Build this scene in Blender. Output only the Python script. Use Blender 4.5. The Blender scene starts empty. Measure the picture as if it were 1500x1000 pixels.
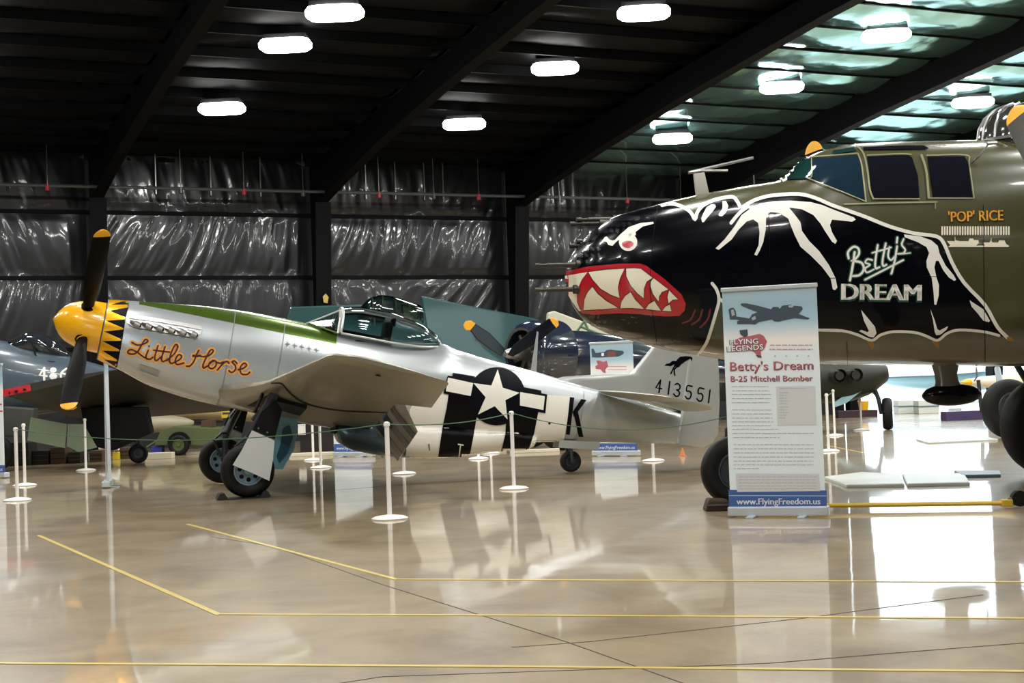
import bpy, bmesh, math, random
from mathutils import Vector, Matrix, noise
from mathutils.bvhtree import BVHTree
from mathutils.geometry import tessellate_polygon
from math import sin, cos, tan, pi, radians, sqrt
random.seed(7)
S = bpy.context.scene
C = S.collection

# ------------------------------------------------------------------ camera
F, EYE, PITCH, ROLL = 2200.0, 1.314, 0.0299, -0.0359
_f = Vector((0, cos(PITCH), sin(PITCH))); _u = Vector((0, -sin(PITCH), cos(PITCH))); _r = Vector((1, 0, 0))
CR = cos(ROLL)*_r + sin(ROLL)*_u
CU = -sin(ROLL)*_r + cos(ROLL)*_u
CAM = Vector((0, 0, EYE))
cd = bpy.data.cameras.new('camera'); co = bpy.data.objects.new('camera', cd); C.objects.link(co)
cd.sensor_width = 36; cd.lens = F/1500*36; cd.clip_end = 500; cd.clip_start = .1
co.matrix_world = Matrix(((CR.x, CU.x, -_f.x, CAM.x), (CR.y, CU.y, -_f.y, CAM.y), (CR.z, CU.z, -_f.z, CAM.z), (0, 0, 0, 1)))
S.camera = co
# ------------------------------------------------------------------ world and exposure
w = bpy.data.worlds.new('daylight'); S.world = w; w.use_nodes = True
bg = w.node_tree.nodes['Background']; bg.inputs[0].default_value = (.80, .93, 1.0, 1); bg.inputs[1].default_value = 3.8
S.view_settings.view_transform = 'Standard'; S.view_settings.look = 'None'; S.view_settings.gamma = 1
S.view_settings.use_curve_mapping = False; S.view_settings.exposure = 0.14
LAMP_W = 150.0

# ------------------------------------------------------------------ helpers: photograph pixels to places
def ray(px, py): return _f + CR*((px-750)/F) - CU*((py-500)/F)
def ground(px, py, z=0.0):
    d = ray(px, py); return CAM + d*((z-EYE)/d.z)
def at(px, py, D):
    d = ray(px, py); return CAM + d*(D/d.y)
def onplane(px, py, P, n):
    d = ray(px, py); return CAM + d*(((P-CAM).dot(n))/d.dot(n))

# ------------------------------------------------------------------ materials
def lin(c):
    if isinstance(c, str):
        c = [int(c[i:i+2], 16)/255 for i in (0, 2, 4)]
    return [((v+.055)/1.055)**2.4 if v > .04045 else v/12.92 for v in c]
def mat(name, col, rough=.5, metal=0, coat=0, bump=None, mottle=None, emit=None, spec=.5):
    m = bpy.data.materials.new(name); m.use_nodes = True
    nt = m.node_tree; b = nt.nodes['Principled BSDF']; c = lin(col)
    b.inputs['Base Color'].default_value = (*c, 1); b.inputs['Roughness'].default_value = rough
    b.inputs['Metallic'].default_value = metal; b.inputs['Coat Weight'].default_value = coat
    b.inputs['Coat Roughness'].default_value = .05; b.inputs['Specular IOR Level'].default_value = spec
    tc = nt.nodes.new('ShaderNodeTexCoord')
    if mottle:
        sc, amt = mottle
        n = nt.nodes.new('ShaderNodeTexNoise'); n.inputs['Scale'].default_value = sc; n.inputs['Detail'].default_value = 5
        nt.links.new(tc.outputs['Object'], n.inputs['Vector'])
        r = nt.nodes.new('ShaderNodeMapRange'); r.inputs[1].default_value = .3; r.inputs[2].default_value = .7
        r.inputs[3].default_value = 1-amt; r.inputs[4].default_value = 1+amt
        nt.links.new(n.outputs[0], r.inputs[0])
        h = nt.nodes.new('ShaderNodeVectorMath'); h.operation = 'SCALE'; h.inputs[0].default_value = c
        nt.links.new(r.outputs[0], h.inputs['Scale']); nt.links.new(h.outputs[0], b.inputs['Base Color'])
    if bump:
        sc, st = bump
        n = nt.nodes.new('ShaderNodeTexNoise'); n.inputs['Scale'].default_value = sc; n.inputs['Detail'].default_value = 4
        nt.links.new(tc.outputs['Object'], n.inputs['Vector'])
        bp_ = nt.nodes.new('ShaderNodeBump'); bp_.inputs['Strength'].default_value = st; bp_.inputs['Distance'].default_value = .02
        nt.links.new(n.outputs[0], bp_.inputs['Height']); nt.links.new(bp_.outputs[0], b.inputs['Normal'])
    if emit:
        b.inputs['Emission Color'].default_value = (1, .985, .96, 1); b.inputs['Emission Strength'].default_value = emit
    return m
def glass(name, tint, refl=.0):
    m = bpy.data.materials.new(name); m.use_nodes = True; nt = m.node_tree; nt.nodes.remove(nt.nodes['Principled BSDF'])
    o = nt.nodes['Material Output']; t = nt.nodes.new('ShaderNodeBsdfTransparent'); g = nt.nodes.new('ShaderNodeBsdfGlossy')
    t.inputs[0].default_value = (*lin(tint), 1); g.inputs['Roughness'].default_value = .02
    f = nt.nodes.new('ShaderNodeFresnel'); f.inputs[0].default_value = 1.5; a = nt.nodes.new('ShaderNodeMath'); a.operation = 'ADD'; a.inputs[1].default_value = refl
    x = nt.nodes.new('ShaderNodeMixShader'); nt.links.new(f.outputs[0], a.inputs[0]); nt.links.new(a.outputs[0], x.inputs[0])
    nt.links.new(t.outputs[0], x.inputs[1]); nt.links.new(g.outputs[0], x.inputs[2]); nt.links.new(x.outputs[0], o.inputs[0])
    return m
def zone_color(m, zones, base):
    """paint scheme: zones = list of (a,b,c, x0,x1, colour): colour where z > a + b*x and x0<x<x1 (object coordinates)"""
    nt = m.node_tree; b = nt.nodes['Principled BSDF']; tc = nt.nodes.new('ShaderNodeTexCoord'); sp = nt.nodes.new('ShaderNodeSeparateXYZ')
    nt.links.new(tc.outputs['Object'], sp.inputs[0])
    prev = None
    def M(op, i0, i1):
        n = nt.nodes.new('ShaderNodeMath'); n.operation = op
        for k, v in enumerate((i0, i1)):
            if isinstance(v, (int, float)): n.inputs[k].default_value = v
            else: nt.links.new(v, n.inputs[k])
        return n.outputs[0]
    for (a, k, x0, x1, col) in zones:
        line = M('ADD', M('MULTIPLY', sp.outputs[0], k), a)
        f = M('MULTIPLY', M('MULTIPLY', M('GREATER_THAN', sp.outputs[2], line), M('GREATER_THAN', sp.outputs[0], x0)), M('LESS_THAN', sp.outputs[0], x1))
        mx = nt.nodes.new('ShaderNodeMix'); mx.data_type = 'RGBA'
        nt.links.new(f, mx.inputs[0]); mx.inputs[7].default_value = (*lin(col), 1)
        if prev is None: mx.inputs[6].default_value = (*lin(base), 1)
        else: nt.links.new(prev, mx.inputs[6])
        prev = mx.outputs[2]
    nt.links.new(prev, b.inputs['Base Color'])
    return m

# ------------------------------------------------------------------ helpers: meshes
def catmull(pts, n=6, closed=False):
    out = []; N = len(pts)
    if N < 3: return [Vector(p) for p in pts]
    P = [Vector(p) for p in pts]
    rng = range(N) if closed else range(N-1)
    for i in rng:
        p0 = P[(i-1) % N] if closed or i > 0 else P[0]*2-P[1]
        p1 = P[i]; p2 = P[(i+1) % N]; p3 = P[(i+2) % N] if closed or i+2 < N else P[-1]*2-P[-2]
        for k in range(n):
            t = k/n
            out.append(.5*((2*p1)+(p2-p0)*t+(2*p0-5*p1+4*p2-p3)*t*t+(-p0+3*p1-3*p2+p3)*t**3))
    if not closed: out.append(P[-1])
    return out
class MB:
    def __init__(s): s.v = []; s.f = []
    def add(s, vs, fs):
        o = len(s.v); s.v += [Vector(v) for v in vs]; s.f += [[i+o for i in f] for f in fs]; return s
    def box(s, c, d, rot=None, bev=0):
        x, y, z = [k/2 for k in d]; c = Vector(c)
        vs = [Vector((i*x, j*y, k*z)) for i in (-1, 1) for j in (-1, 1) for k in (-1, 1)]
        if rot is not None: vs = [rot @ v for v in vs]
        return s.add([v+c for v in vs], [(0, 1, 3, 2), (4, 6, 7, 5), (0, 4, 5, 1), (2, 3, 7, 6), (0, 2, 6, 4), (1, 5, 7, 3)])
    def tube(s, pts, r, seg=10, caps=True):
        pts = [Vector(p) for p in pts]; n = len(pts)
        rs = r if isinstance(r, (list, tuple)) else [r]*n
        vs = []; fs = []; up = None
        for i, p in enumerate(pts):
            t = (pts[min(i+1, n-1)]-pts[max(i-1, 0)]).normalized()
            a = up if up is not None else (Vector((0, 0, 1)) if abs(t.z) < .9 else Vector((1, 0, 0)))
            sdir = t.cross(a).normalized(); up = sdir.cross(t).normalized()
            for k in range(seg):
                th = 2*pi*k/seg; vs.append(p+(sdir*cos(th)+up*sin(th))*rs[i])
        for i in range(n-1):
            for k in range(seg):
                a = i*seg+k; b = i*seg+(k+1) % seg; fs.append((a, b, b+seg, a+seg))
        if caps: fs.append(list(range(seg))[::-1]); fs.append([(n-1)*seg+k for k in range(seg)])
        return s.add(vs, fs)
    def lathe(s, prof, seg=32, M=None, closed=False):
        """profile of (r, h) spun about local z"""
        vs = []; fs = []; n = len(prof)
        for (r, h) in prof:
            for k in range(seg):
                th = 2*pi*k/seg; v = Vector((r*cos(th), r*sin(th), h)); vs.append(M @ v if M else v)
        for i in range(n-1 if not closed else n):
            j = (i+1) % n
            for k in range(seg):
                a = i*seg+k; b = i*seg+(k+1) % seg; c = j*seg+(k+1) % seg; d = j*seg+k; fs.append((a, b, c, d))
        return s.add(vs, fs)
    def rings(s, rings, caps=True, closed=True):
        n = len(rings[0]); vs = [p for r in rings for p in r]; fs = []
        for i in range(len(rings)-1):
            for k in range(n if closed else n-1):
                a = i*n+k; b = i*n+(k+1) % n; fs.append((a, b, b+n, a+n))
        if caps: fs.append(list(range(n))[::-1]); fs.append([(len(rings)-1)*n+k for k in range(n)])
        return s.add(vs, fs)
    def prism(s, poly, off):
        """polygon of 3D points extruded by the vector off"""
        P = [Vector(p) for p in poly]; n = len(P); off = Vector(off)
        vs = P+[p+off for p in P]; fs = [list(range(n))[::-1], list(range(n, 2*n))]
        fs += [(k, (k+1) % n, (k+1) % n+n, k+n) for k in range(n)]
        return s.add(vs, fs)
    def build(s, name, m, parent=None, smooth=30, bev=0, tri=False):
        me = bpy.data.meshes.new(name); me.from_pydata([tuple(v) for v in s.v], [], s.f)
        bm = bmesh.new(); bm.from_mesh(me)
        bmesh.ops.remove_doubles(bm, verts=bm.verts, dist=1e-5)
        if not tri: bmesh.ops.recalc_face_normals(bm, faces=bm.faces)
        if bev: bmesh.ops.bevel(bm, geom=[e for e in bm.edges if e.is_manifold and e.calc_face_angle(0) > .5], offset=bev, segments=2, affect='EDGES', profile=.6)
        bm.to_mesh(me); bm.free()
        if smooth:
            me.polygons.foreach_set('use_smooth', [True]*len(me.polygons)); me.set_sharp_from_angle(angle=radians(smooth))
        if isinstance(m, (list, tuple)):
            for x in m: me.materials.append(x)
        else: me.materials.append(m)
        o = bpy.data.objects.new(name, me); C.objects.link(o)
        if parent: o.parent = parent
        return o
def tag(o, label=None, cat=None, group=None, kind=None):
    if label: o['label'] = label
    if cat: o['category'] = cat
    if group: o['group'] = group
    if kind: o['kind'] = kind
    return o
def empty(name, loc=(0, 0, 0), rot=(0, 0, 0)):
    o = bpy.data.objects.new(name, None); C.objects.link(o); o.location = loc; o.rotation_euler = rot; o.empty_display_size = .2; return o
def copy_tree(o, parent=None, skip=()):
    c = o.copy(); C.objects.link(c)
    if parent: c.parent = parent
    for ch in [k for k in bpy.data.objects if k.parent == o and k.name.split('.')[0] not in skip]: copy_tree(ch, c, skip)
    return c
def frame(loc, yaw, pitch=0):
    return Matrix.Translation(Vector(loc)) @ Matrix.Rotation(yaw, 4, 'Z') @ Matrix.Rotation(pitch, 4, 'Y')

def interp(st, x):
    """st: sorted list of tuples (x, a, b, ...); smooth monotone-ish interpolation"""
    n = len(st)
    if x <= st[0][0]: return st[0][1:]
    if x >= st[-1][0]: return st[-1][1:]
    for i in range(n-1):
        if st[i][0] <= x <= st[i+1][0]: break
    h = st[i+1][0]-st[i][0]; t = (x-st[i][0])/h; out = []
    for k in range(1, len(st[0])):
        d = (st[i+1][k]-st[i][k])/h
        dm = (st[i][k]-st[i-1][k])/(st[i][0]-st[i-1][0]) if i > 0 else d
        dp = (st[i+2][k]-st[i+1][k])/(st[i+2][0]-st[i+1][0]) if i+2 < n else d
        m0 = 0 if dm*d <= 0 else 2*dm*d/(dm+d); m1 = 0 if dp*d <= 0 else 2*dp*d/(dp+d)
        if i == 0: m0 = d
        if i+2 >= n: m1 = d
        out.append((2*t**3-3*t*t+1)*st[i][k]+(t**3-2*t*t+t)*h*m0+(-2*t**3+3*t*t)*st[i+1][k]+(t**3-t*t)*h*m1)
    return out
def fuselage_rings(st, xs, seg=48):
    """stations (x, ztop, zbot, halfwidth, zc, ntop, nbot)"""
    R = []
    for x in xs:
        zt, zb, hw, zc, nt_, nb = interp(st, x); ring = []
        for k in range(seg):
            th = 2*pi*k/seg; c, s_ = cos(th), sin(th)
            n = nt_ if s_ >= 0 else nb; h = (zt-zc) if s_ >= 0 else (zc-zb)
            ring.append(Vector((x, hw*math.copysign(abs(c)**(2/n), c), zc+h*math.copysign(abs(s_)**(2/n), s_))))
        R.append(ring)
    return R
def frange(a, b, n): return [a+(b-a)*i/n for i in range(n+1)]
def airfoil(n=10, t=.12, cut=1.0):
    """closed loop of (u, w): u 0..cut along the chord, w half thickness"""
    up = []
    for i in range(n+1):
        u = cut*(1-cos(pi*i/n/1.0))/2 if cut >= 1 else cut*(1-cos(pi*i/n*.75))/(1-cos(pi*.75))
        y = 5*t*(.2969*sqrt(u)-.126*u-.3516*u*u+.2843*u**3-.1015*u**4)+.0008
        up.append((u, y))
    return up+[(u, -y*.8) for (u, y) in up[::-1]][:-1]
def wing_rings(levels, vertical=False):
    """levels: (span, xLE, zLE, xTE, zTE, thick, cut) ; for fins span is z and z's are y offsets"""
    R = []
    for (sp, x0, z0, x1, z1, t, cut) in levels:
        ring = []
        for (u, wv) in airfoil(10, t, cut):
            x = x0+(x1-x0)*u; zz = z0+(z1-z0)*u+wv*(x1-x0)
            ring.append(Vector((x, zz, sp)) if vertical else Vector((x, sp, zz)))
        R.append(ring)
    return R

# ------------------------------------------------------------------ helpers: paint on curved skins
class Skin:
    """surfaces that paint is laid on: local-space BVH plus the thing's matrix"""
    def __init__(s, M, mbs):
        s.M = M; s.Mi = M.inverted(); vs = []; fs = []
        for mb in mbs:
            o = len(vs); vs += mb.v; fs += [[i+o for i in f] for f in mb.f]
        s.bvh = BVHTree.FromPolygons([tuple(v) for v in vs], fs)
    def hit(s, px, py):
        o = s.Mi @ CAM; d = (s.Mi.to_3x3() @ ray(px, py)).normalized()
        loc, nor, i, dist = s.bvh.ray_cast(o, d)
        if loc is None: return None
        if nor.dot(d) > 0: nor = -nor
        if nor.dot(d) > -.03: return None
        return loc, nor
def bisect2d(vs, fs, step):
    bm = bmesh.new(); V = [bm.verts.new((v[0], v[1], 0)) for v in vs]
    for f in fs:
        T = [f] if len(f) == 3 else [[f[i] for i in t] for t in tessellate_polygon([[Vector((vs[i][0], vs[i][1], 0)) for i in f]])]
        for t in T:
            try: bm.faces.new([V[i] for i in t])
            except ValueError: pass
    if step:
        xs = [v[0] for v in vs]; ys = [v[1] for v in vs]
        for ax, lo, hi in ((0, min(xs), max(xs)), (1, min(ys), max(ys))):
            k = math.ceil((lo+.01)/step)
            while k*step < hi-.01:
                co_ = [0, 0, 0]; co_[ax] = k*step; no = [0, 0, 0]; no[ax] = 1
                bmesh.ops.bisect_plane(bm, geom=bm.verts[:]+bm.edges[:]+bm.faces[:], plane_co=co_, plane_no=no, dist=1e-4); k += 1
    out = [(v.co.x, v.co.y) for v in bm.verts]; bm.verts.index_update()
    ff = [[v.index for v in f.verts] for f in bm.faces]; bm.free()
    return out, ff
def decal(name, shapes, m, parent, skin, off=.004, step=7):
    """shapes: list of (verts2d, faces) in photograph pixels, laid on the skin"""
    mb = MB()
    for (vs, fs) in shapes:
        v2, f2 = bisect2d(vs, fs, step)
        H = [skin.hit(*p) for p in v2]
        loc = [(h[0]+h[1]*off) if h else None for h in H]
        idx = {}; ov = []; of = []
        for f in f2:
            if any(loc[i] is None for i in f): continue
            ps = [loc[i] for i in f]
            if max((ps[0]-p).length for p in ps) > .6: continue
            for i in f:
                if i not in idx: idx[i] = len(ov); ov.append(loc[i])
            of.append([idx[i] for i in f])
        if of: mb.add(ov, of)
    if not mb.f: print('EMPTY DECAL', name); return None
    o = mb.build(name, m, parent, smooth=60, tri=True)
    return o
def poly(pts, o=(0, 0), s=1.0, sm=0):
    P = [(o[0]+x/s, o[1]+y/s) for x, y in pts]
    if sm: P = [(v.x, v.y) for v in catmull([(x, y, 0) for x, y in P], sm, True)]
    return (P, [list(range(len(P)))])
def stroke(pts, wd, o=(0, 0), s=1.0, sm=5, capped=True):
    P = [Vector((o[0]+x/s, o[1]+y/s, 0)) for x, y in pts]
    if sm and len(P) > 2: P = catmull(P, sm)
    wd = wd if isinstance(wd, (list, tuple)) else [wd]*2
    out = []; n = len(P); L = []; Rr = []
    for i, p in enumerate(P):
        t = (P[min(i+1, n-1)]-P[max(i-1, 0)]).normalized(); q = Vector((-t.y, t.x, 0)); f = i/(n-1)
        k = f*(len(wd)-1); j = min(int(k), len(wd)-2); ww = wd[j]+(wd[j+1]-wd[j])*(k-j)
        L.append(p+q*ww/2); Rr.append(p-q*ww/2)
    for i in range(n-1):
        out.append(([tuple(L[i][:2]), tuple(Rr[i][:2]), tuple(Rr[i+1][:2]), tuple(L[i+1][:2])], [[0, 1, 2, 3]]))
    if capped:
        for i, ww in ((0, wd[0]), (n-1, wd[-1])):
            out.append(([(P[i].x+ww/2*cos(a*pi/4), P[i].y+ww/2*sin(a*pi/4)) for a in range(8)], [list(range(8))]))
    return out
_tc = {}
def text2d(txt, bold=0.0):
    """flat letter shapes, baseline at 0, x from 0 to width, cap height 1"""
    key = (txt, bold)
    if key in _tc: return _tc[key]
    cu = bpy.data.curves.new('t', 'FONT'); cu.body = txt; cu.offset = bold; cu.resolution_u = 3
    ob = bpy.data.objects.new('t', cu); C.objects.link(ob); dg = bpy.context.evaluated_depsgraph_get(); dg.update()
    me = ob.evaluated_get(dg).to_mesh(); vs = [(v.co.x/.70, v.co.y/.70) for v in me.vertices]; fs = [list(p.vertices) for p in me.polygons]
    ob.evaluated_get(dg).to_mesh_clear(); bpy.data.objects.remove(ob); bpy.data.curves.remove(cu)
    x0 = min(v[0] for v in vs); x1 = max(v[0] for v in vs)
    _tc[key] = ([(x-x0, y) for x, y in vs], fs, x1-x0); return _tc[key]
def text_px(txt, a, b, h, bold=0.0, shear=0):
    """letters whose baseline runs from pixel a to pixel b, cap height h pixels"""
    vs, fs, wd = text2d(txt, bold); ax = Vector((b[0]-a[0], b[1]-a[1])); L = ax.length; ax /= L; up = Vector((ax.y, -ax.x))
    return ([(a[0]+ax.x*(x/wd*L+shear*y*h)+up.x*y*h, a[1]+ax.y*(x/wd*L+shear*y*h)+up.y*y*h) for x, y in vs], fs)

# ------------------------------------------------------------------ materials used
M = {}
M['floor'] = None
M['black_iron'] = mat('black_iron', '17181b', .5, 0)
M['rubber'] = mat('rubber', '101010', .6, bump=(60, .15), spec=.25)
M['alu'] = mat('alu', 'bfc2c0', .28, .55, bump=(3, .02), mottle=(2.2, .06))
M['alu_dull'] = mat('alu_dull', 'a9a99f', .4, .45, mottle=(2, .08))
M['wing_under'] = mat('wing_under', '9d9580', .38, .35, mottle=(2, .06))
M['wing_skin'] = mat('wing_skin', '8e8a78', .34, .55, mottle=(2, .08))
M['yellow'] = mat('yellow', 'f0b010', .25, coat=.6)
M['yellow_tip'] = mat('yellow_tip', 'e5a520', .4)
M['blade'] = mat('blade', '0b0907', .5, spec=.08)
M['black'] = mat('black', '04040a', .2, coat=.3, spec=.15)
M['flat_black'] = mat('flat_black', '050507', .4, spec=.12)
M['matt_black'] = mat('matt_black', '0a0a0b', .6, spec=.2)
M['blueblack'] = mat('blueblack', '070812', .4, spec=.1)
M['white'] = mat('white', 'e6e4da', .35)
M['pure_white'] = mat('pure_white', 'f2f2f2', .4)
M['green'] = mat('green', '56702c', .4)
M['od'] = mat('od', '585538', .3, coat=.35, mottle=(1.2, .08))
M['red'] = mat('red', 'b01826', .25, coat=.5)
M['cream'] = mat('cream', 'e8e2cc', .3)
M['gear_grey'] = mat('gear_grey', '32383c', .4, .3)
M['gear_blue'] = mat('gear_blue', '82bcd6', .35)
M['fairing'] = mat('fairing', 'd2d5d4', .35)
M['hub'] = mat('hub', '8ea6b8', .35, .5)
M['orange'] = mat('orange', 'e2a052', .5)
M['maroon'] = mat('maroon', '3c0f12', .5)
M['canopy'] = glass('canopy', 'c4d4d4', .06)
M['dark_glass'] = mat('dark_glass', '16161f', .03, coat=1)
M['teal_glass'] = mat('teal_glass', '173834', .05, coat=1)
M['blue_glass'] = mat('blue_glass', '1a2d3a', .05, coat=1)
M['navy'] = mat('navy', '2a3542', .25, .1, coat=.5)
M['navy_dark'] = mat('navy_dark', '1c2028', .25, coat=.6)
M['teal'] = mat('teal', '26484a', .35, coat=.3)
M['grey_under'] = mat('grey_under', '57564d', .4)
M['steel'] = mat('steel', 'a8a8a8', .3, .9)
M['gun'] = mat('gun', '46443f', .4, .7)
M['stanchion'] = mat('stanchion', 'eceae6', .4)
M['rope'] = mat('rope', '3f6a4a', .7)
M['light_blue'] = mat('light_blue', '9cc3cf', .4)

# ------------------------------------------------------------------ the hangar
WD = Vector((cos(radians(25)), sin(radians(25)), 0)); ND = Vector((WD.y, -WD.x, 0)); P1 = Vector((-5.57, 42.5, 0)); BAY = 6.1
def W(t, d, z=0): return P1+WD*t+ND*d+Vector((0, 0, z))
ROT25 = Matrix.Rotation(radians(25), 3, 'Z')
def roofz(d): return 7.75+.097*d if d < 36 else 7.75+.097*36-.097*(d-36)
T0, T1, DMAX = -30.5, 42.7, 58.0
OPEN0, OPEN1 = 18.3, 42.0

def floor_mat():
    m = mat('polished_concrete', 'a8957b', .1, coat=.75); nt = m.node_tree; b = nt.nodes['Principled BSDF']
    b.inputs['Coat Roughness'].default_value = .045; b.inputs['Roughness'].default_value = .35; b.inputs['Coat IOR'].default_value = 1.5
    tc = nt.nodes.new('ShaderNodeTexCoord'); n1 = nt.nodes.new('ShaderNodeTexNoise'); n1.inputs['Scale'].default_value = 1.1; n1.inputs['Detail'].default_value = 9; n1.inputs['Roughness'].default_value = .65
    n1.inputs['Distortion'].default_value = .6
    nt.links.new(tc.outputs['Object'], n1.inputs['Vector'])
    cr = nt.nodes.new('ShaderNodeValToRGB'); e = cr.color_ramp.elements
    e[0].position = .34; e[0].color = (*lin('87765a'), 1); e[1].position = .68; e[1].color = (*lin('b3a07d'), 1)
    k = e.new(.5); k.color = (*lin('a18f70'), 1)
    nt.links.new(n1.outputs[0], cr.inputs[0]); nt.links.new(cr.outputs[0], b.inputs['Base Color'])
    n2 = nt.nodes.new('ShaderNodeTexNoise'); n2.inputs['Scale'].default_value = 2.2; n2.inputs['Detail'].default_value = 3; nt.links.new(tc.outputs['Object'], n2.inputs['Vector'])
    bp_ = nt.nodes.new('ShaderNodeBump'); bp_.inputs['Strength'].default_value = .10; bp_.inputs['Distance'].default_value = .010
    nt.links.new(n2.outputs[0], bp_.inputs['Height']); nt.links.new(bp_.outputs[0], b.inputs['Coat Normal'])
    return m
M['floor'] = floor_mat()
mb = MB(); mb.prism([W(T0, -.15, -.2), W(T1, -.15, -.2), W(T1, DMAX, -.2), W(T0, DMAX, -.2)], (0, 0, .2))
floor = tag(mb.build('floor', M['floor'], smooth=0), kind='structure', label='glossy tan polished concrete hangar floor')
ap = MB().prism([W(-60, -.15, -.25), W(110, -.15, -.25), W(110, -120, -.25), W(-60, -120, -.25)], (0, 0, .2)).build('floor_apron', mat('apron', 'c9c6bd', .8), smooth=0)
tag(ap, kind='structure')
M['line'] = mat('line_paint', 'ccb558', .4, coat=.3, mottle=(8, .08))
def strip(name, pts, wd, m, z=.003):
    P = [ground(*p) for p in pts]; mb = MB()
    for a, b in zip(P, P[1:]):
        d = (b-a).normalized(); q = Vector((-d.y, d.x, 0))*wd/2
        mb.prism([a-q+Vector((0, 0, .0005)), b-q+Vector((0, 0, .0005)), b+q+Vector((0, 0, .0005)), a+q+Vector((0, 0, .0005))], (0, 0, z))
    return mb.build(name, m, floor, smooth=0)
for pts in ([(56, 784), (321, 900.5)], [(274, 767.5), (582, 849)], [(-60, 971), (700, 976), (1560, 984)], [(321, 899.5), (900, 902), (1560, 906)], [(582, 848.5), (1050, 850.5), (1560, 852.5)], [(1210, 652), (1285, 667)]):
    strip('yellow_line', pts, .042, M['line'])
M['joint'] = mat('joint', '4a4036', .8)
for pts in ([(400, 800), (560, 856), (830, 940), (1010, 1004)], [(240, 1040), (560, 991), (1060, 974), (1130, 971)], [(1130, 971), (1300, 957), (1520, 940)], [(310, 786), (400, 800)], [(750, 948), (860, 940), (1180, 905), (1300, 889), (1440, 871)], [(400, 728), (480, 719), (700, 700)]):
    strip('floor_joint', pts, .009, M['joint'], .0012)

# vinyl faced insulation on the walls: real wrinkled blankets
def vinyl(name, base, rough):
    m = mat(name, base, rough, coat=.4, bump=(4, .14), spec=.5)
    return m
M['vinyl_wall'] = vinyl('vinyl_wall', '1d1e21', .33)
M['vinyl_wall'].node_tree.nodes['Principled BSDF'].inputs['Metallic'].default_value = .25
M['vinyl_roof'] = mat('vinyl_roof', '050507', .6, spec=.12)
M['roof_sheen'] = mat('roof_sheen', 'a6dcda', .14, .9, bump=(4, .22))  # pale copy of the black roof insulation, daylight sheen put into its colour
M['roof_steel'] = mat('roof_steel', '060608', .65, spec=.12)
def blanket(t0, t1, z0, z1, seed, amp=.09):
    nx, nz = 110, max(12, int((z1-z0)*16)); vs = []; fs = []
    for j in range(nz+1):
        for i in range(nx+1):
            u = i/nx; v = j/nz; t = t0+(t1-t0)*u; z = z0+(z1-z0)*v
            edge = min(1, min(u, 1-u)*14)*min(1, min(v, 1-v)*9)
            lean = 1.25*noise.noise(Vector((t*.22+seed, seed, 0)))*2.4+.5
            q = Vector((t*2.6-(z-z0)*lean*1.1+seed, z*.38+seed*.7, seed))
            rdg = 1-abs(noise.noise(q))*2.2
            fine = noise.noise(Vector((t*7-(z-z0)*lean*3, z*1.2, seed*3)))*.28*(0.35+.65*abs(2*v-1))
            bulge = sin(pi*v)*.75+noise.noise(Vector((t*.5, z*.5, seed)))*.9
            d = .04+amp*edge*(.28*rdg+fine+.9*bulge*.6)
            vs.append(W(t, max(.01, d), z))
    for j in range(nz):
        for i in range(nx):
            a = j*(nx+1)+i; fs.append((a, a+1, a+nx+2, a+nx+1))
    return MB().add(vs, fs)
wall = MB()
wall.prism([W(T0, -.15, 0), W(OPEN0, -.15, 0), W(OPEN0, 0, 0), W(T0, 0, 0)], (0, 0, 8.09))
wall.prism([W(OPEN1, -.15, 0), W(T1, -.15, 0), W(T1, 0, 0), W(OPEN1, 0, 0)], (0, 0, 8.09))
wall_back = tag(wall.build('wall_back', M['black_iron'], smooth=0), kind='structure', label='back wall hung with wrinkled glossy black insulation')
bays = [(-18.3, 0), (-12.2, 1), (-6.1, 2), (0, 3), (6.1, 4), (12.2, 5)]
zb = [.6, 2.7, 4.6, 6.35, 7.95]
for t0, k in bays:
    t1 = min(t0+BAY, OPEN0)
    for j in range(4):
        b_ = blanket(t0+.2, t1-.15, zb[j]+.04, zb[j+1]-.04, k*7.3+j*3.1+1.7, (.05, .065, .09, .1)[j]).build('insulation_blanket', M['vinyl_wall'], wall_back, smooth=60, tri=True)
for z in zb[1:4]:
    MB().prism([W(T0, .0, z-.05), W(OPEN0, .0, z-.05), W(OPEN0, .1, z-.05), W(T0, .1, z-.05)], (0, 0, .1)).build('girt', M['roof_steel'], wall_back, smooth=0)
# vertical straps seen above the pipe
for t in (-4.4, -2.9, -1.5, 1.6, 2.5, 3.4, 4.0, 7.6, 8.3):
    MB().box(W(t, .2, 7.4), (.03, .02, 1.1), ROT25).build('strap', M['steel'], wall_back, smooth=0)
side = tag(MB().prism([W(T0-.15, -.15, 0), W(T0, -.15, 0), W(T0, DMAX, 0), W(T0-.15, DMAX, 0)], (0, 0, 11.3)).build('wall_left', M['vinyl_wall'], smooth=0), kind='structure')
side2 = tag(MB().prism([W(T1+.15, -.15, 0), W(T1, -.15, 0), W(T1, DMAX, 0), W(T1+.15, DMAX, 0)], (0, 0, 11.3)).build('wall_right', M['vinyl_wall'], smooth=0), kind='structure')
M['front'] = mat('front_wall', '77797a', .7)
fr = MB(); FO0, FO1, FZ = -29.5, -21.5, 6.0
fr.prism([W(T0, DMAX, 0), W(FO0, DMAX, 0), W(FO0, DMAX+.15, 0), W(T0, DMAX+.15, 0)], (0, 0, 11))
fr.prism([W(FO1, DMAX, 0), W(T1, DMAX, 0), W(T1, DMAX+.15, 0), W(FO1, DMAX+.15, 0)], (0, 0, 11))
fr.prism([W(FO0, DMAX, FZ), W(FO1, DMAX, FZ), W(FO1, DMAX+.15, FZ), W(FO0, DMAX+.15, FZ)], (0, 0, 11-FZ))
tag(fr.build('wall_front', M['front'], smooth=0), kind='structure')
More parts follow.
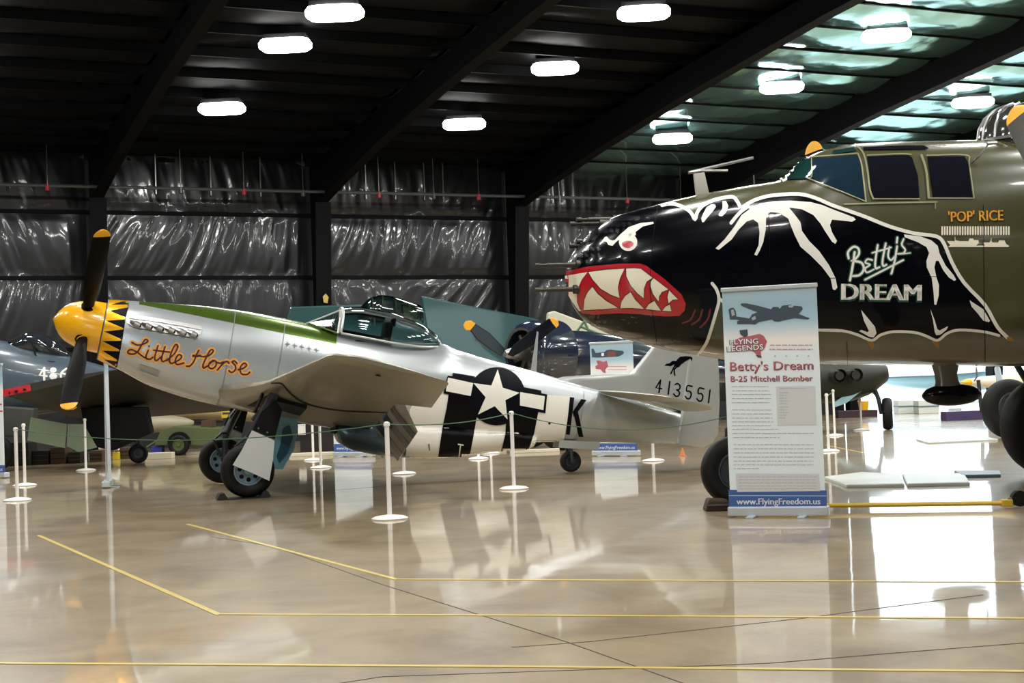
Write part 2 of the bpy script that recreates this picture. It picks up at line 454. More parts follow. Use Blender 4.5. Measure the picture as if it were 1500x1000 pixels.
ap2 = MB().prism([W(-60, DMAX+.15, -.25), W(110, DMAX+.15, -.25), W(110, 160, -.25), W(-60, 160, -.25)], (0, 0, .2)).build('floor_forecourt', bpy.data.materials['apron'], smooth=0)
tag(ap2, kind='structure')

# roof: outer deck, purlins, blankets sagging between them, tapered portal frames
deck = MB()
for d0, d1 in ((-.15, 36), (36, DMAX+.15)):
    z0, z1 = roofz(d0)+.35, roofz(d1)+.35
    deck.add([W(T0-.2, d0, z0), W(T1+.2, d0, z0), W(T1+.2, d1, z1), W(T0-.2, d1, z1), W(T0-.2, d0, z0+.1), W(T1+.2, d0, z0+.1), W(T1+.2, d1, z1+.1), W(T0-.2, d1, z1+.1)],
             [(0, 1, 2, 3), (4, 7, 6, 5), (0, 4, 5, 1), (1, 5, 6, 2), (2, 6, 7, 3), (3, 7, 4, 0)])
ceiling = tag(deck.build('ceiling', M['roof_steel'], smooth=0), kind='structure', label='dark hangar roof with purlins and glossy black insulation')
PUR = 1.52
def roof_blanket(t0, t1, d0, d1, seed, drop=0):
    nx, ny = 40, 8; vs = []; fs = []
    for j in range(ny+1):
        for i in range(nx+1):
            u = i/nx; v = j/ny; t = t0+(t1-t0)*u; d = d0+(d1-d0)*v
            s_ = sin(pi*v)*(.13 if drop == 0 else .07)+.05*noise.noise(Vector((t*.9+seed, d*1.4, seed)))*sin(pi*v)
            s_ += .02*noise.noise(Vector((t*3, d*3, seed)))+drop
            vs.append(W(t, d, roofz(d)+.22-s_))
    for j in range(ny):
        for i in range(nx):
            a = j*(nx+1)+i; fs.append((a, a+1, a+nx+2, a+nx+1))
    return MB().add(vs, fs)
kf = 0
d = 0.0
while d < DMAX-1:
    MB().prism([W(T0, d-.035, roofz(d)), W(T1, d-.035, roofz(d)), W(T1, d+.035, roofz(d)), W(T0, d+.035, roofz(d))], (0, 0, .22)).build('purlin', M['roof_steel'], ceiling, smooth=0)
    if d < 30:
        for k in range(-2, 6):
            t0 = k*BAY; kf += 1
            roof_blanket(t0+.05, t0+BAY-.05, d+.05, min(d+PUR-.05, DMAX), kf*1.37, .19 if k >= 1 else 0).build('insulation_blanket', M['roof_sheen'] if k >= 1 else M['vinyl_roof'], ceiling, smooth=60, tri=True)  # right bays take the pale sheen copy and hang lower to show it
    d += PUR
for k in range(-4, 7):
    t = k*BAY; fm = MB()
    # column
    for a, b in ((0, 0),):
        fm.add([W(t-.05, .12, 0), W(t+.05, .12, 0), W(t+.05, .55, 0), W(t-.05, .55, 0), W(t-.05, .12, roofz(0)), W(t+.05, .12, roofz(0)), W(t+.05, 1.15, roofz(1)), W(t-.05, 1.15, roofz(1))],
               [(0, 1, 2, 3), (4, 7, 6, 5), (0, 4, 5, 1), (1, 5, 6, 2), (2, 6, 7, 3), (3, 7, 4, 0)])
    fm.add([W(t-.22, .55, 0), W(t+.22, .55, 0), W(t+.22, .58, 0), W(t-.22, .58, 0), W(t-.22, 1.12, 6.6), W(t+.22, 1.12, 6.6), W(t+.22, 1.15, 6.6), W(t-.22, 1.15, 6.6)],
           [(0, 1, 2, 3), (4, 7, 6, 5), (0, 4, 5, 1), (1, 5, 6, 2), (2, 6, 7, 3), (3, 7, 4, 0)])
    col = tag(fm.build('trim_%d' % (k+5), M['roof_steel'], smooth=0), kind='structure', label='dark steel portal frame of the hangar')
    rf = MB(); prev = None; ds = [1.0, 3, 6, 10, 16, 24, 36, 48, DMAX]
    dep = [1.25, 1.05, .85, .7, .62, .75, 1.0, .7, .9]
    for i, (dd, h) in enumerate(zip(ds, dep)):
        if prev:
            pd, ph = prev
            a0, a1 = roofz(pd), roofz(dd)
            rf.add([W(t-.04, pd, a0-ph), W(t+.04, pd, a0-ph), W(t+.04, dd, a1-h), W(t-.04, dd, a1-h), W(t-.04, pd, a0), W(t+.04, pd, a0), W(t+.04, dd, a1), W(t-.04, dd, a1)],
                   [(0, 1, 2, 3), (4, 7, 6, 5), (0, 4, 5, 1), (1, 5, 6, 2), (2, 6, 7, 3), (3, 7, 4, 0)])
            rf.add([W(t-.15, pd, a0-ph-.02), W(t+.15, pd, a0-ph-.02), W(t+.15, dd, a1-h-.02), W(t-.15, dd, a1-h-.02), W(t-.15, pd, a0-ph), W(t+.15, pd, a0-ph), W(t+.15, dd, a1-h), W(t-.15, dd, a1-h)],
                   [(0, 1, 2, 3), (4, 7, 6, 5), (0, 4, 5, 1), (1, 5, 6, 2), (2, 6, 7, 3), (3, 7, 4, 0)])
        prev = (dd, h)
    rf.build('rafter', M['roof_steel'], col, smooth=0)

# pipe along the wall with hanger rods
pr = empty('sprinkler_pipe', W(-25, 1.4, 6.85))
tag(pr, 'long thin dark pipe hung by rods along the black back wall', 'pipe')
def child_world(mb, name, m, root, **k):
    Mi = (Matrix.Translation(root.location) @ root.rotation_euler.to_matrix().to_4x4()).inverted()
    mb.v = [Mi @ v for v in mb.v]; return mb.build(name, m, root, **k)
M['pipe'] = mat('pipe', '55585a', .4, .3)
child_world(MB().tube([W(-25, 1.4, 6.85), W(16, 1.4, 6.85)], .045), 'pipe', M['pipe'], pr)
M['red_fit'] = mat('red_fit', 'b03038', .5)
for i, t in enumerate((-10.5, -7.4, -4.0, -2.3, -.65, 1.55, 3.2, 4.6, 7.2, 9.5, 11.4)):
    child_world(MB().tube([W(t, 1.4, 6.85), W(t, 1.4, roofz(1.4))], .012, 6), 'hanger_rod', M['steel'], pr)
    child_world(MB().tube([W(t, 1.4, 6.72), W(t, 1.4, 6.88)], .06, 8), 'pipe_fitting', M['red_fit'] if i % 2 else M['pipe'], pr)

# high-bay lamps
M['lens'] = mat('lens', 'ffffff', .4, emit=14.0)
M['lamp_body'] = mat('lamp_body', '2a2a2c', .5)
lamp_proto = None
rowname = {-1: 'leftmost', 0: 'second', 1: 'third', 2: 'fourth'}
def lamp_at(p, ztop, label, inview):
    global lamp_proto
    if lamp_proto is None:
        r = empty('high_bay_lamp', p)
        ls = MB(); rr = []
        for (sx, sy, z) in ((.30, .15, -.13), (.46, .24, -.115), (.54, .30, -.06), (.55, .31, .03), (.50, .27, .10)):
            ring = []
            for k in range(28):
                th = 2*pi*k/28; c, s_ = cos(th), sin(th)
                ring.append(Vector((sx*math.copysign(abs(c)**.6, c), sy*math.copysign(abs(s_)**.6, s_), z)))
            rr.append(ring)
        ls.rings(rr); ls.build('lens', M['lens'], r, smooth=60)
        MB().box((0, 0, .15), (.9, .42, .1)).build('lamp_housing', M['lamp_body'], r, smooth=0)
        L = bpy.data.lights.new('lamp', 'AREA'); L.shape = 'RECTANGLE'; L.size = .9; L.size_y = .45; L.energy = LAMP_W; L.color = (1, .975, .93)
        lo = bpy.data.objects.new('lamp_light', L); C.objects.link(lo); lo.parent = r; lo.location = (0, 0, -.16)
        lamp_proto = r
    else: r = copy_tree(lamp_proto, None, ('suspension_rod',))
    r.location = p; r.rotation_euler = (0, 0, radians(-3))
    tb = MB().tube([(0, 0, .2), (0, 0, ztop-p.z-.2)], .012, 6).build('suspension_rod', M['black_iron'], r)
    tag(r, label, 'lamp', 'high bay lamps under the hangar roof')
order = ['nearest the back wall', 'second from the back wall', 'third from the back wall']
seen = {(-1, 0): 'white high-bay lamp, lowest of the far left pair', (-1, 1): 'white high-bay lamp, upper one of the far left pair',
        (0, 0): 'white high-bay lamp, lowest of the middle diagonal row above the star aircraft', (0, 1): 'white high-bay lamp, middle one of the middle diagonal row', (0, 2): 'white high-bay lamp, highest of the middle row, at the top edge',
        (1, 0): 'white high-bay lamp, lowest of the right row, above the antenna mast', (1, 1): 'white high-bay lamp in the right row left of the shiny roof strip', (1, 2): 'white high-bay lamp glowing within the upper shiny roof strip',
        (2, 0): 'white high-bay lamp low above the bomber canopy', (2, 1): 'white high-bay lamp at the right, over the bomber turret'}
LP = {(-1, 0): (325, 159, 35.0), (-1, 1): (418, 66, 31.0), (0, 0): (680, 182, 38.0), (0, 1): (813, 100, 34.3), (0, 2): (943, 19, 30.6),
      (1, 0): (985, 203, 41.3), (1, 1): (1145, 128, 37.4), (1, 2): (1298, 52, 33.7), (2, 1): (1425, 150, 40.0)}
for k in range(-3, 6):
    for j in range(0, 9):
        if j > 3 and (k > 3 or j == 4 and k % 2): continue
        if (k, j) == (2, 0): continue
        if (k, j) in LP: p = at(*LP[(k, j)])
        else: p = W(2.15+BAY*k, 6.15+4.1*j, 0); p.z = roofz(6.15+4.1*j)-.75
        dd = (p-P1).dot(ND)
        lamp_at(Vector(p), roofz(dd), seen.get((k, j), 'white high-bay lamp of the roof beyond the edges of the view'), (k, j) in LP)

# ================================================================== silver fighter
FM = frame((-6.2175, 20.4661, 2.4667), .2827, .213)
ft = empty('fighter_aircraft'); ft.matrix_world = FM; ft.rotation_mode = 'XYZ'
tag(ft, 'polished silver propeller fighter with yellow spinner and black-white striped fuselage', 'aircraft')
FMi = FM.inverted()
def floc(px, py, y=0.0):
    """point of the plane local y = const seen at a pixel, in the fighter's axes"""
    P = FM @ Vector((0, y, 0)); n = FM.to_3x3() @ Vector((0, 1, 0)); return FMi @ onplane(px, py, P, n)
def fplate(name, px, y, th, m, parent=ft, **k):
    return MB().prism([floc(*p, y) for p in px], (0, th, 0)).build(name, m, parent, smooth=0, **k)
# fuselage
fst = [(.64, .385, -.45, .345, -.03, 2.1, 2.2), (.72, .40, -.475, .36, -.03, 2.1, 2.3), (.92, .425, -.525, .39, -.04, 2.1, 2.4), (1.43, .49, -.69, .43, -.06, 2.1, 2.5), (2.09, .56, -.775, .45, -.08, 2.2, 2.5),
       (2.7, .59, -.80, .46, -.1, 2.3, 2.5), (3.28, .585, -.82, .46, -.1, 2.4, 2.5), (3.75, .56, -.83, .46, -.1, 2.5, 2.5), (4.6, .56, -.80, .455, -.1, 2.4, 2.4), (5.1, .62, -.77, .44, -.08, 2.2, 2.3), (5.38, .665, -.75, .42, -.06, 2.1, 2.2),
       (5.63, .615, -.73, .40, -.04, 2.0, 2.1), (6.17, .565, -.68, .36, 0, 2, 2), (6.86, .52, -.55, .29, .03, 2, 2), (7.44, .46, -.44, .23, .05, 2, 2), (7.95, .42, -.36, .185, .08, 2, 2), (8.63, .36, -.26, .12, .1, 2, 2), (9.26, .3, -.16, .05, .1, 2, 2)]
fus = MB().rings(fuselage_rings(fst, frange(.64, 9.26, 90), 56))
g0, g1 = floc(310, 466, -.42), floc(496, 504.5, -.44); gk = (g1.z-g0.z)/(g1.x-g0.x); ga = g0.z-gk*g0.x
M['fus'] = mat('silver_skin', 'b4babc', .27, .55, coat=.3)
zone_color(M['fus'], [(-9, 0, 0, .905, 'f0b010'), (ga, gk, 1.05, 3.80, '4f6a24')], 'b4babc')
fus.build('fuselage', M['fus'], ft, smooth=60)
# panel seams as thin raised laps
def ring_band(name, x, wd, m, stt, mn=0, mx=2*pi, off=.002, parent=ft, seg=56):
    mb = MB(); R = []
    for xx in (x-wd/2, x+wd/2):
        r_ = fuselage_rings(stt, [xx], seg)[0]; c = Vector((xx, 0, sum(p.z for p in r_)/seg)); R.append([p+(p-c).normalized()*off for p in r_])
    for k in range(seg):
        mb.add([R[0][k], R[0][(k+1) % seg], R[1][(k+1) % seg], R[1][k]], [(0, 1, 2, 3)])
    return mb.build(name, m, parent, smooth=60, tri=True)
M['seam'] = mat('seam', '70726f', .5, .3)
for x in (.645, .905, 2.35, 3.05, 6.45, 7.62): ring_band('panel_seam', x, .012, M['seam'], fst)
skinF = Skin(FM, [fus])
# spinner
sp = [(0, -.03), (.06, 0), (.12, .03), (.2, .09), (.262, .17), (.305, .27), (.333, .38), (.348, .5), (.352, .63), (.3, .635), (0, .635)]
spn = MB().lathe(sp, 40, Matrix.Rotation(pi/2, 4, 'Y'))
spn.v = [Vector((v.x, v.y, v.z-.015)) for v in spn.v]
spo = spn.build('spinner', M['yellow'], ft, smooth=50)
def blade_rings(L, root, cmax, m_ang, r0=.26, n=24):
    R = []
    for i in range(n+1):
        u = 1-(1-i/n)**1.6; r = r0+(L-r0)*u
        ch = root+(cmax-root)*min(1, u*2.6)**.8 if u < .38 else cmax*(1-.30*((u-.38)/.62)**2)
        if u > .92: ch *= sqrt(max(.02, 1-((u-.92)/.08)**2*.97))
        th = (.11*(1-u)**2.2+.02)*.8; tw = radians(m_ang+34*(1-u)-8)
        ring = []
        for k in range(12):
            a = 2*pi*k/12; p = Vector((th*sin(a)*.5*1.2, ch/2*cos(a), 0)); ring.append(Vector((p.x*cos(tw)-p.y*sin(tw), p.x*sin(tw)+p.y*cos(tw), r)))
        R.append(ring)
    return R
def propeller(root, hubx, L, n, a0, cmax, mblade, mtip, tipfrac=.94, rroot=.12, r0=.26, sense=1, ang=28, hz=0, hy=0):
    for k in range(n):
        a = a0+2*pi*k/n; R = blade_rings(L, rroot, cmax, ang*sense, r0)
        Mx = Matrix.Translation((hubx, hy, hz)) @ Matrix.Rotation(a, 4, 'X')
        cut = next(i_ for i_ in range(25) if 1-(1-i_/24)**1.6 >= tipfrac-.04)
        b = MB().rings([[Mx @ p for p in r] for r in R[:cut+1]]).build('blade', mblade, root, smooth=60)
        MB().rings([[Mx @ p for p in r] for r in R[cut:]]).build('blade_tip', mtip, b, smooth=60)
        MB().tube([Mx @ Vector((0, 0, r0-.12)), Mx @ Vector((0, 0, r0+.07))], .095, 14).build('blade_cuff', mblade, b, smooth=60)
propeller(ft, .40, 1.68, 4, radians(45), .30, M['blade'], M['yellow_tip'], ang=62, sense=-1, rroot=.16)

# cowl markings, lettering, insignia
c1 = ((60, 420), 5.884); c2 = ((280, 430), 5.884); c3 = ((430, 500), 5.556); c5 = ((640, 520), 6.25); c6 = ((820, 500), 5.0)
zz = [((590, 205), (752, 178), (728, 262)), ((560, 292), (728, 280), (718, 358)), ((543, 385), (716, 366), (703, 454)), ((528, 467), (700, 463), (686, 546)), ((530, 550), (684, 555), (668, 634)), ((545, 625), (666, 645), (655, 695)), ((605, 155), (690, 130), (745, 150))]
zsh = [poly(t, *c1) for t in zz]+[poly([(690, 132), (757, 112), (757, 172), (745, 152), (700, 148)], *c1), poly([(718, 195), (757, 172), (720, 300), (690, 480), (655, 700), (648, 690), (683, 545), (703, 440), (715, 350), (728, 262)], *c1)]
decal('cowl_zigzag', zsh, M['blueblack'], ft, skinF, .003, 4)
LH = [[(785, 480), (835, 502), (890, 490), (922, 468), (900, 452), (868, 500), (838, 552), (800, 578), (755, 572), (752, 552), (780, 540), (830, 562), (880, 600), (935, 622), (965, 605)],
      [(925, 545), (905, 600), (915, 620), (935, 622)], [(1010, 505), (982, 600), (992, 635), (1035, 605)], [(1070, 515), (1040, 612), (1050, 642), (1095, 625)], [(970, 545), (1110, 562)],
      [(1090, 630), (1150, 575), (1180, 515), (1160, 498), (1130, 550), (1108, 625), (1120, 658), (1150, 650), (1200, 622), (1212, 595), (1185, 585), (1158, 630), (1172, 668), (1232, 655)],
      [(1252, 683), (1285, 680), (1318, 640), (1345, 575), (1362, 545)], [(1310, 590), (1340, 600), (1375, 590)]]
LH = [[(60+x/5.884, 420+y/5.884) for x, y in s_] for s_ in LH]
L2 = [[(15, 540), (60, 535), (110, 542), (165, 525), (192, 490), (165, 487), (130, 550), (102, 615), (108, 640), (140, 622)], [(195, 580), (160, 595), (152, 630), (180, 645), (212, 622), (215, 585), (185, 575), (165, 600)],
      [(215, 590), (250, 598), (280, 590), (262, 615), (225, 658)], [(262, 612), (305, 582), (325, 600)], [(395, 600), (372, 578), (352, 590), (380, 620), (380, 655), (350, 678), (325, 663)], [(405, 655), (450, 642), (478, 615), (455, 598), (425, 635), (432, 688), (480, 695), (505, 675)]]
LH += [[(280+x/5.884, 430+y/5.884) for x, y in s_] for s_ in L2]
hal = []; ink = []
for s_ in LH: hal += stroke(s_, 7.5); ink += stroke(s_, 2.3)
ink += stroke([(218.0, 506.5), (219.0, 507.0)], 2.2)
hl = decal('nose_lettering', ink, M['maroon'], ft, skinF, .006, 5)
decal('lettering_halo', hal, M['orange'], hl, skinF, .003, 5)
vent = [stroke([(206+i*2.05, 533.5+i*.72), (205.1+i*2.05, 541.5+i*.72)], .9, sm=0, capped=False)[0] for i in range(14)]
vent += stroke([(205, 533), (235, 543)], .7, sm=0)+stroke([(204, 541.5), (231, 551)], .7, sm=0)
decal('louvre_panel', vent, M['seam'], ft, skinF, .003, 5)
# kill markings and small text
km = []
for i in range(5):
    cx, cy = 420.5+i*10.7, 503.8+i*2.1
    km += stroke([(cx-3, cy), (cx+3, cy+.4)], 1.6)+stroke([(cx, cy-3), (cx, cy+3)], 1.6)
decal('victory_crosses', km, M['seam'], ft, skinF, .003, 6)
tx = [text_px('LT C A KOENIG', (528, 503.5), (573, 507), 4.2, 0)]
decal('pilot_name', tx, M['seam'], ft, skinF, .003, 6)
decal('step_slot', stroke([(521, 499), (534, 500)], 1.6), M['matt_black'], ft, skinF, .003, 6)

# radiator scoop
sst = [(4.06, -.74, -.90, .27, -.82, 2.4, 2.4), (4.10, -.70, -.98, .29, -.84, 2.5, 2.5), (4.2, -.68, -1.04, .31, -.85, 2.6, 2.5), (4.4, -.62, -1.09, .33, -.8, 2.6, 2.5), (4.765, -.6, -1.10, .35, -.75, 2.6, 2.4), (5.126, -.55, -1.07, .36, -.7, 2.5, 2.3),
       (5.62, -.5, -.995, .35, -.65, 2.4, 2.2), (6.09, -.45, -.87, .31, -.6, 2.2, 2.1), (6.55, -.4, -.73, .26, -.5, 2, 2), (6.96, -.4, -.64, .2, -.5, 2, 2), (7.0, -.4, -.60, .19, -.5, 2, 2)]
sc = MB().rings(fuselage_rings(sst, frange(4.06, 7.0, 40), 40))
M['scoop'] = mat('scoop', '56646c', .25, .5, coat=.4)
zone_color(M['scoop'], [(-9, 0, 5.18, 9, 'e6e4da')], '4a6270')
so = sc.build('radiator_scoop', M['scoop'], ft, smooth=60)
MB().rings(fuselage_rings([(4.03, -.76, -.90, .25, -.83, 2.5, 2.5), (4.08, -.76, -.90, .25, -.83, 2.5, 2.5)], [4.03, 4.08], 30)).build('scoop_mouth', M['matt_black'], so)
decal('handhold_mark', stroke([(628, 650), (629, 658)], 2), M['seam'], ft, Skin(FM, [sc, fus]), .013, 6)

skinF = Skin(FM, [fus, sc])
# invasion stripes, star and bars
decal('white_stripe', [poly([(655, 569), (700, 575), (760, 579), (802, 578), (835, 581), (832, 610), (826, 644), (800, 650), (774, 657.5), (734, 660), (688, 667), (641, 671.5), (594, 671), (597, 640), (600, 600), (610, 580)])], M['white'], ft, skinF, .003, 4)
decal('black_stripe', [poly([(657.5, 572), (704, 576), (698, 611), (693, 640), (687.5, 668), (641, 672.5), (648, 625), (654, 597)])], M['flat_black'], ft, skinF, .011, 4)
decal('black_stripe', [poly([(742.5, 585), (800, 590), (788, 604), (782, 635), (773.5, 659), (733.5, 661.5), (740, 635)])], M['flat_black'], ft, skinF, .011, 4)
cir = [(545+262*cos(a*pi/24), 377+262*sin(a*pi/24)) for a in range(48)]
ins = decal('insignia', [poly(cir, *c5), poly([(143, 163), (345, 197), (345, 405), (110, 362), (55, 350), (95, 190), (140, 195)], *c5), poly([(740, 285), (950, 325), (952, 351), (1006, 362), (990, 532), (740, 480)], *c5)], M['blueblack'], ft, skinF, .016, 6)
decal('star', [poly([(552, 138), (598, 300), (750, 347), (622, 412), (642, 585), (525, 465), (372, 540), (442, 385), (330, 258), (493, 280)], *c5)], M['white'], ins, skinF, .021, 6)
decal('bar', [poly([(97, 207), (328, 258), (305, 373), (78, 330)], *c5)], M['white'], ins, skinF, .021, 6)
decal('bar', [poly([(757, 340), (983, 378), (970, 500), (755, 460)], *c5)], M['white'], ins, skinF, .021, 6)
decal('code_letter', [poly([(1216, 385), (1255, 390), (1215, 727), (1180, 722)], *c5), poly([(1320, 402), (1368, 412), (1252, 565), (1240, 520)], *c5), poly([(1250, 530), (1290, 520), (1340, 747), (1298, 745)], *c5)], M['flat_black'], ft, skinF, .009, 6)
decal('handhold_mark', stroke([(671, 650), (678, 651)], 1.8)+stroke([(674, 652), (672, 667)], 1.6), M['white'], ft, skinF, .018, 6)
decal('filler_cap', [poly([(804.5+2*cos(a), 619.5+2*sin(a)) for a in (0, 1, 2, 3, 4, 5)])], M['flat_black'], ft, skinF, .009, 6)

# exhaust fairing and stacks
exf = decal('exhaust_fairing', [poly([(750, 280), (770, 262), (1380, 352), (1392, 372), (1380, 402), (1340, 440), (1240, 428), (800, 350), (742, 315)], *c1)], M['alu'], ft, skinF, .03, 5)
for i in range(6):
    px, py = 60+(825+i*97.5)/5.884, 420+(325+i*17)/5.884
    h = skinF.hit(px, py); p = h[0]+h[1]*.02
    a = p+Vector((-.07, .02, .02)); b = p+Vector((.045, -.05, -.012))
    MB().tube([a, (a+b)/2+Vector((0, -.03, 0)), b], [.035, .04, .036], 10).build('exhaust_stack', M['steel'], exf)
    MB().tube([b, b+Vector((.004, -.003, -.001))], [.028, .026], 10).build('exhaust_mouth', M['matt_black'], exf)
decal('exhaust_shroud', stroke([(190, 465), (240, 472), (293, 481.5)], 5), M['steel'], exf, skinF, .045, 5)

# wings
def wing_lv(s, y0=.3, y1=5.6, inb=False):
    L = []
    def sec(y, cut=1.0):
        f = max(0, (y-.45))/5.15
        xl = 2.62+.06*y; xr = 5.15-.9*f*(5.15/5.15)
        if y < 2.0: xl -= .32*((2.0-y)/1.6)**1.6
        xt = 5.12-(5.12-4.27)*f
        zl = -.62+.0875*y+ (.01 if y > 1 else 0); zt = -.70+.0935*y+.02*0
        return (s*y, xl, zl, xt, zt, .15-.04*f, cut)
    for y in (.3, .6, 1.0, 1.4, 1.8, 2.4, 3.2): L.append(sec(y, .78))
    L.append(sec(3.201, 1.0))
    for y in (3.8, 4.4, 5.0, 5.4): L.append(sec(y))
    a = list(sec(5.55)); a[1] += .03; a[3] -= .03; a[5] = .09; L.append(tuple(a))
    b = list(sec(5.63)); b[1] += .16; b[3] -= .14; b[5] = .05; L.append(tuple(b))
    return L, sec
skins_w = []
for s, nm in ((-1, 'left'), (1, 'right')):
    L, sec = wing_lv(s)
    wm = MB().rings(wing_rings(L)); wo = wm.build('wing', M['wing_skin'], ft, smooth=40); skins_w.append(wm)
    # flap, lowered
    R = []
    for y in (.52, 3.17):
        _, xl, zl, xt, zt, t_, _c = sec(y); hx = xl+(xt-xl)*.775; hz = zl+(zt-zl)*.775; c = (xt-xl)*.235; a = radians(47)
        ring = []
        for (u, wv) in [(0, .045), (.15, .05), (1, .006), (1, -.004), (.1, -.05), (0, -.04)]:
            x = u*c; z = wv; ring.append(Vector((hx+x*cos(a)+z*sin(a), s*y, hz-.02-x*sin(a)+z*cos(a))))
        R.append(ring)
    fl = MB().rings(R).build('flap', M['alu_dull'], wo, smooth=30)
    for ya, yb in ((.85, 1.3), (1.75, 2.2), (2.62, 3.0)):
        RR = []
        for y in (ya, yb):
            q = (y-.52)/(3.17-.52); RR.append([R[0][k].lerp(R[1][k], q)+(Vector((-.004, 0, -.004)) if k >= 3 else Vector((.004, 0, .004))) for k in range(6)])
        MB().rings(RR).build('flap_stripe', M['black'], fl, smooth=30)
    MB().tube([Vector((sec(y)[1]+(sec(y)[3]-sec(y)[1])*.79, s*y, sec(y)[2]+(sec(y)[4]-sec(y)[2])*.79-.032*(1-.08*y))) for y in (3.3, 4.2, 5.2)], .008, 6).build('aileron_seam', M['matt_black'], wo)
    MB().tube([Vector((sec(5.3)[1]+.6, s*5.3, sec(5.3)[2]-.09)), Vector((sec(5.3)[1]+.6, s*5.3, sec(5.3)[2]-.10))], .03, 8).build('recognition_light', M['matt_black'], wo)
skinW = Skin(FM, [skins_w[0], fus])
decal('underwing_line', stroke([(398, 561), (413, 562), (428, 578), (452, 592), (500, 601), (574, 604)], [1.8, 2, 1]), M['matt_black'], ft, skinW, .006, 5)  # thin black line along the inner wing underside
# fin, rudder, tailplane
fin = MB().rings(wing_rings([(.40, 7.05, 0, 9.27, 0, .03, 1), (.52, 7.3, 0, 9.27, 0, .035, 1), (.64, 7.78, 0, 9.27, 0, .05, 1), (.76, 8.34, 0, 9.26, 0, .07, 1), (.86, 8.41, 0, 9.26, 0, .08, 1), (1.18, 8.60, 0, 9.25, 0, .08, 1), (1.7, 8.90, 0, 9.24, 0, .07, 1), (1.77, 9.0, 0, 9.22, 0, .05, 1)], True))
fin.build('fin', M['alu'], ft, smooth=40)
def rud(z, xh, xt): return (z, xh, 0, xt, 0, .1, 1)
rudm = MB().rings(wing_rings([rud(-.15, 9.27, 9.72), rud(-.04, 9.27, 9.86), rud(.1, 9.27, 9.93), rud(.6, 9.26, 9.87), rud(1.1, 9.25, 9.77), rud(1.6, 9.24, 9.63), rud(1.77, 9.22, 9.52)], True))
rudm.build('rudder', M['alu'], ft, smooth=40)
for s in (-1, 1):
    so_ = MB().rings(wing_rings([(s*.1, 7.86, .40, 8.80, .40, .09, 1), (s*1.0, 7.95, .39, 8.72, .39, .08, 1), (s*1.85, 8.08, .37, 8.64, .37, .07, 1), (s*1.98, 8.22, .37, 8.62, .37, .04, 1)])).build('tailplane', M['alu_dull'], ft, smooth=40)
    MB().rings(wing_rings([(s*.12, 8.79, .40, 9.26, .34, .08, 1), (s*1.0, 8.71, .39, 9.13, .32, .07, 1), (s*1.9, 8.63, .37, 8.96, .33, .06, 1), (s*1.99, 8.61, .37, 8.87, .35, .04, 1)])).build('elevator', M['alu_dull'], so_, smooth=40)
skinT = Skin(FM, [fin, rudm, fus])
def digit(ch, x, y, w_, h, lean=.12, wd=2.1):
    segs = {'4': [[(.62, 1), (.62, 0)], [(.62, 0), (0, .66), (.95, .66)]], '1': [[(.5, 0), (.5, 1)]], '3': [[(.05, .1), (.45, 0), (.9, .15), (.85, .42), (.4, .5)], [(.5, .5), (.95, .68), (.8, .95), (.35, 1), (0, .85)]],
            '5': [[(.95, 0), (.15, 0), (.1, .42), (.6, .4), (.95, .6), (.8, .95), (.35, 1), (0, .85)]]}[ch]
    o = []
    for s_ in segs: o += stroke([(x+w_*a-h*b*lean+h*lean*.5, y+h*b+a*w_*.15) for a, b in s_], wd, sm=0 if ch in '41' else 3)
    return o
num = []
for ch, (x, y) in zip('413551', ((961, 555.5), (975.5, 558), (987.5, 561), (1004.5, 564.5), (1021.5, 568), (1034.5, 570.5))): num += digit(ch, x, y, 8.6, 18.5)
decal('serial_number', num, M['black'], ft, skinT, .006, 5)
decal('horse_silhouette', [poly([(846, 150), (860, 130), (880, 112), (920, 107), (958, 110), (972, 120), (966, 145), (956, 126), (925, 142), (888, 168), (872, 188), (848, 190), (842, 170)], *c6), poly([(765, 178), (780, 163), (805, 158), (822, 142), (850, 142), (850, 165), (832, 170), (812, 182), (790, 178)], *c6)]+stroke([(848, 165), (832, 195), (812, 236)], 2.0, *c6)+stroke([(868, 180), (838, 205), (843, 248)], 2.0, *c6), M['black'], ft, skinT, .006, 5)
MB().rings(fuselage_rings([(9.2, .1, -.1, .02, 0, 2, 2), (9.3, .1, -.1, .02, 0, 2, 2)], [9.2, 9.3], 8)).build('tail_post', M['alu'], ft)

# canopy, windshield, cockpit
cst = [(3.83, .885, .50, .34, .52, 2.2, 8), (3.95, .93, .50, .355, .52, 2.1, 8), (4.22, .967, .50, .36, .52, 2.1, 8), (4.53, .965, .51, .355, .52, 2.1, 8), (4.78, .93, .52, .34, .53, 2.1, 8), (5.06, .875, .54, .30, .55, 2.1, 8), (5.28, .775, .58, .20, .6, 2, 8), (5.36, .70, .60, .08, .62, 2, 8)]
can = MB().rings([r[0:21] for r in fuselage_rings(cst, frange(3.83, 5.36, 28), 40)], caps=False, closed=False)
cano = can.build('canopy', M['canopy'], ft, smooth=70)
skC = Skin(FM, [can, fus])
for x0, x1 in ((3.80, 3.87),):
    R = [[p+(p-Vector((p.x, 0, .5))).normalized()*o_ for p in fuselage_rings(cst, [3.84], 40)[0][0:21]] for o_ in (0,)]
    arc = fuselage_rings(cst, [3.84], 40)[0][0:21]
    MB().tube(arc, .022, 8).build('canopy_bow', M['alu'], cano)
sill = []
for sx in (-1, 1): MB().tube([Vector((x, sx*abs(interp(cst, x)[2])*1.02, interp(cst, x)[3]-.01)) for x in frange(3.84, 5.34, 14)], .018, 6).build('canopy_rail', M['alu'], cano)
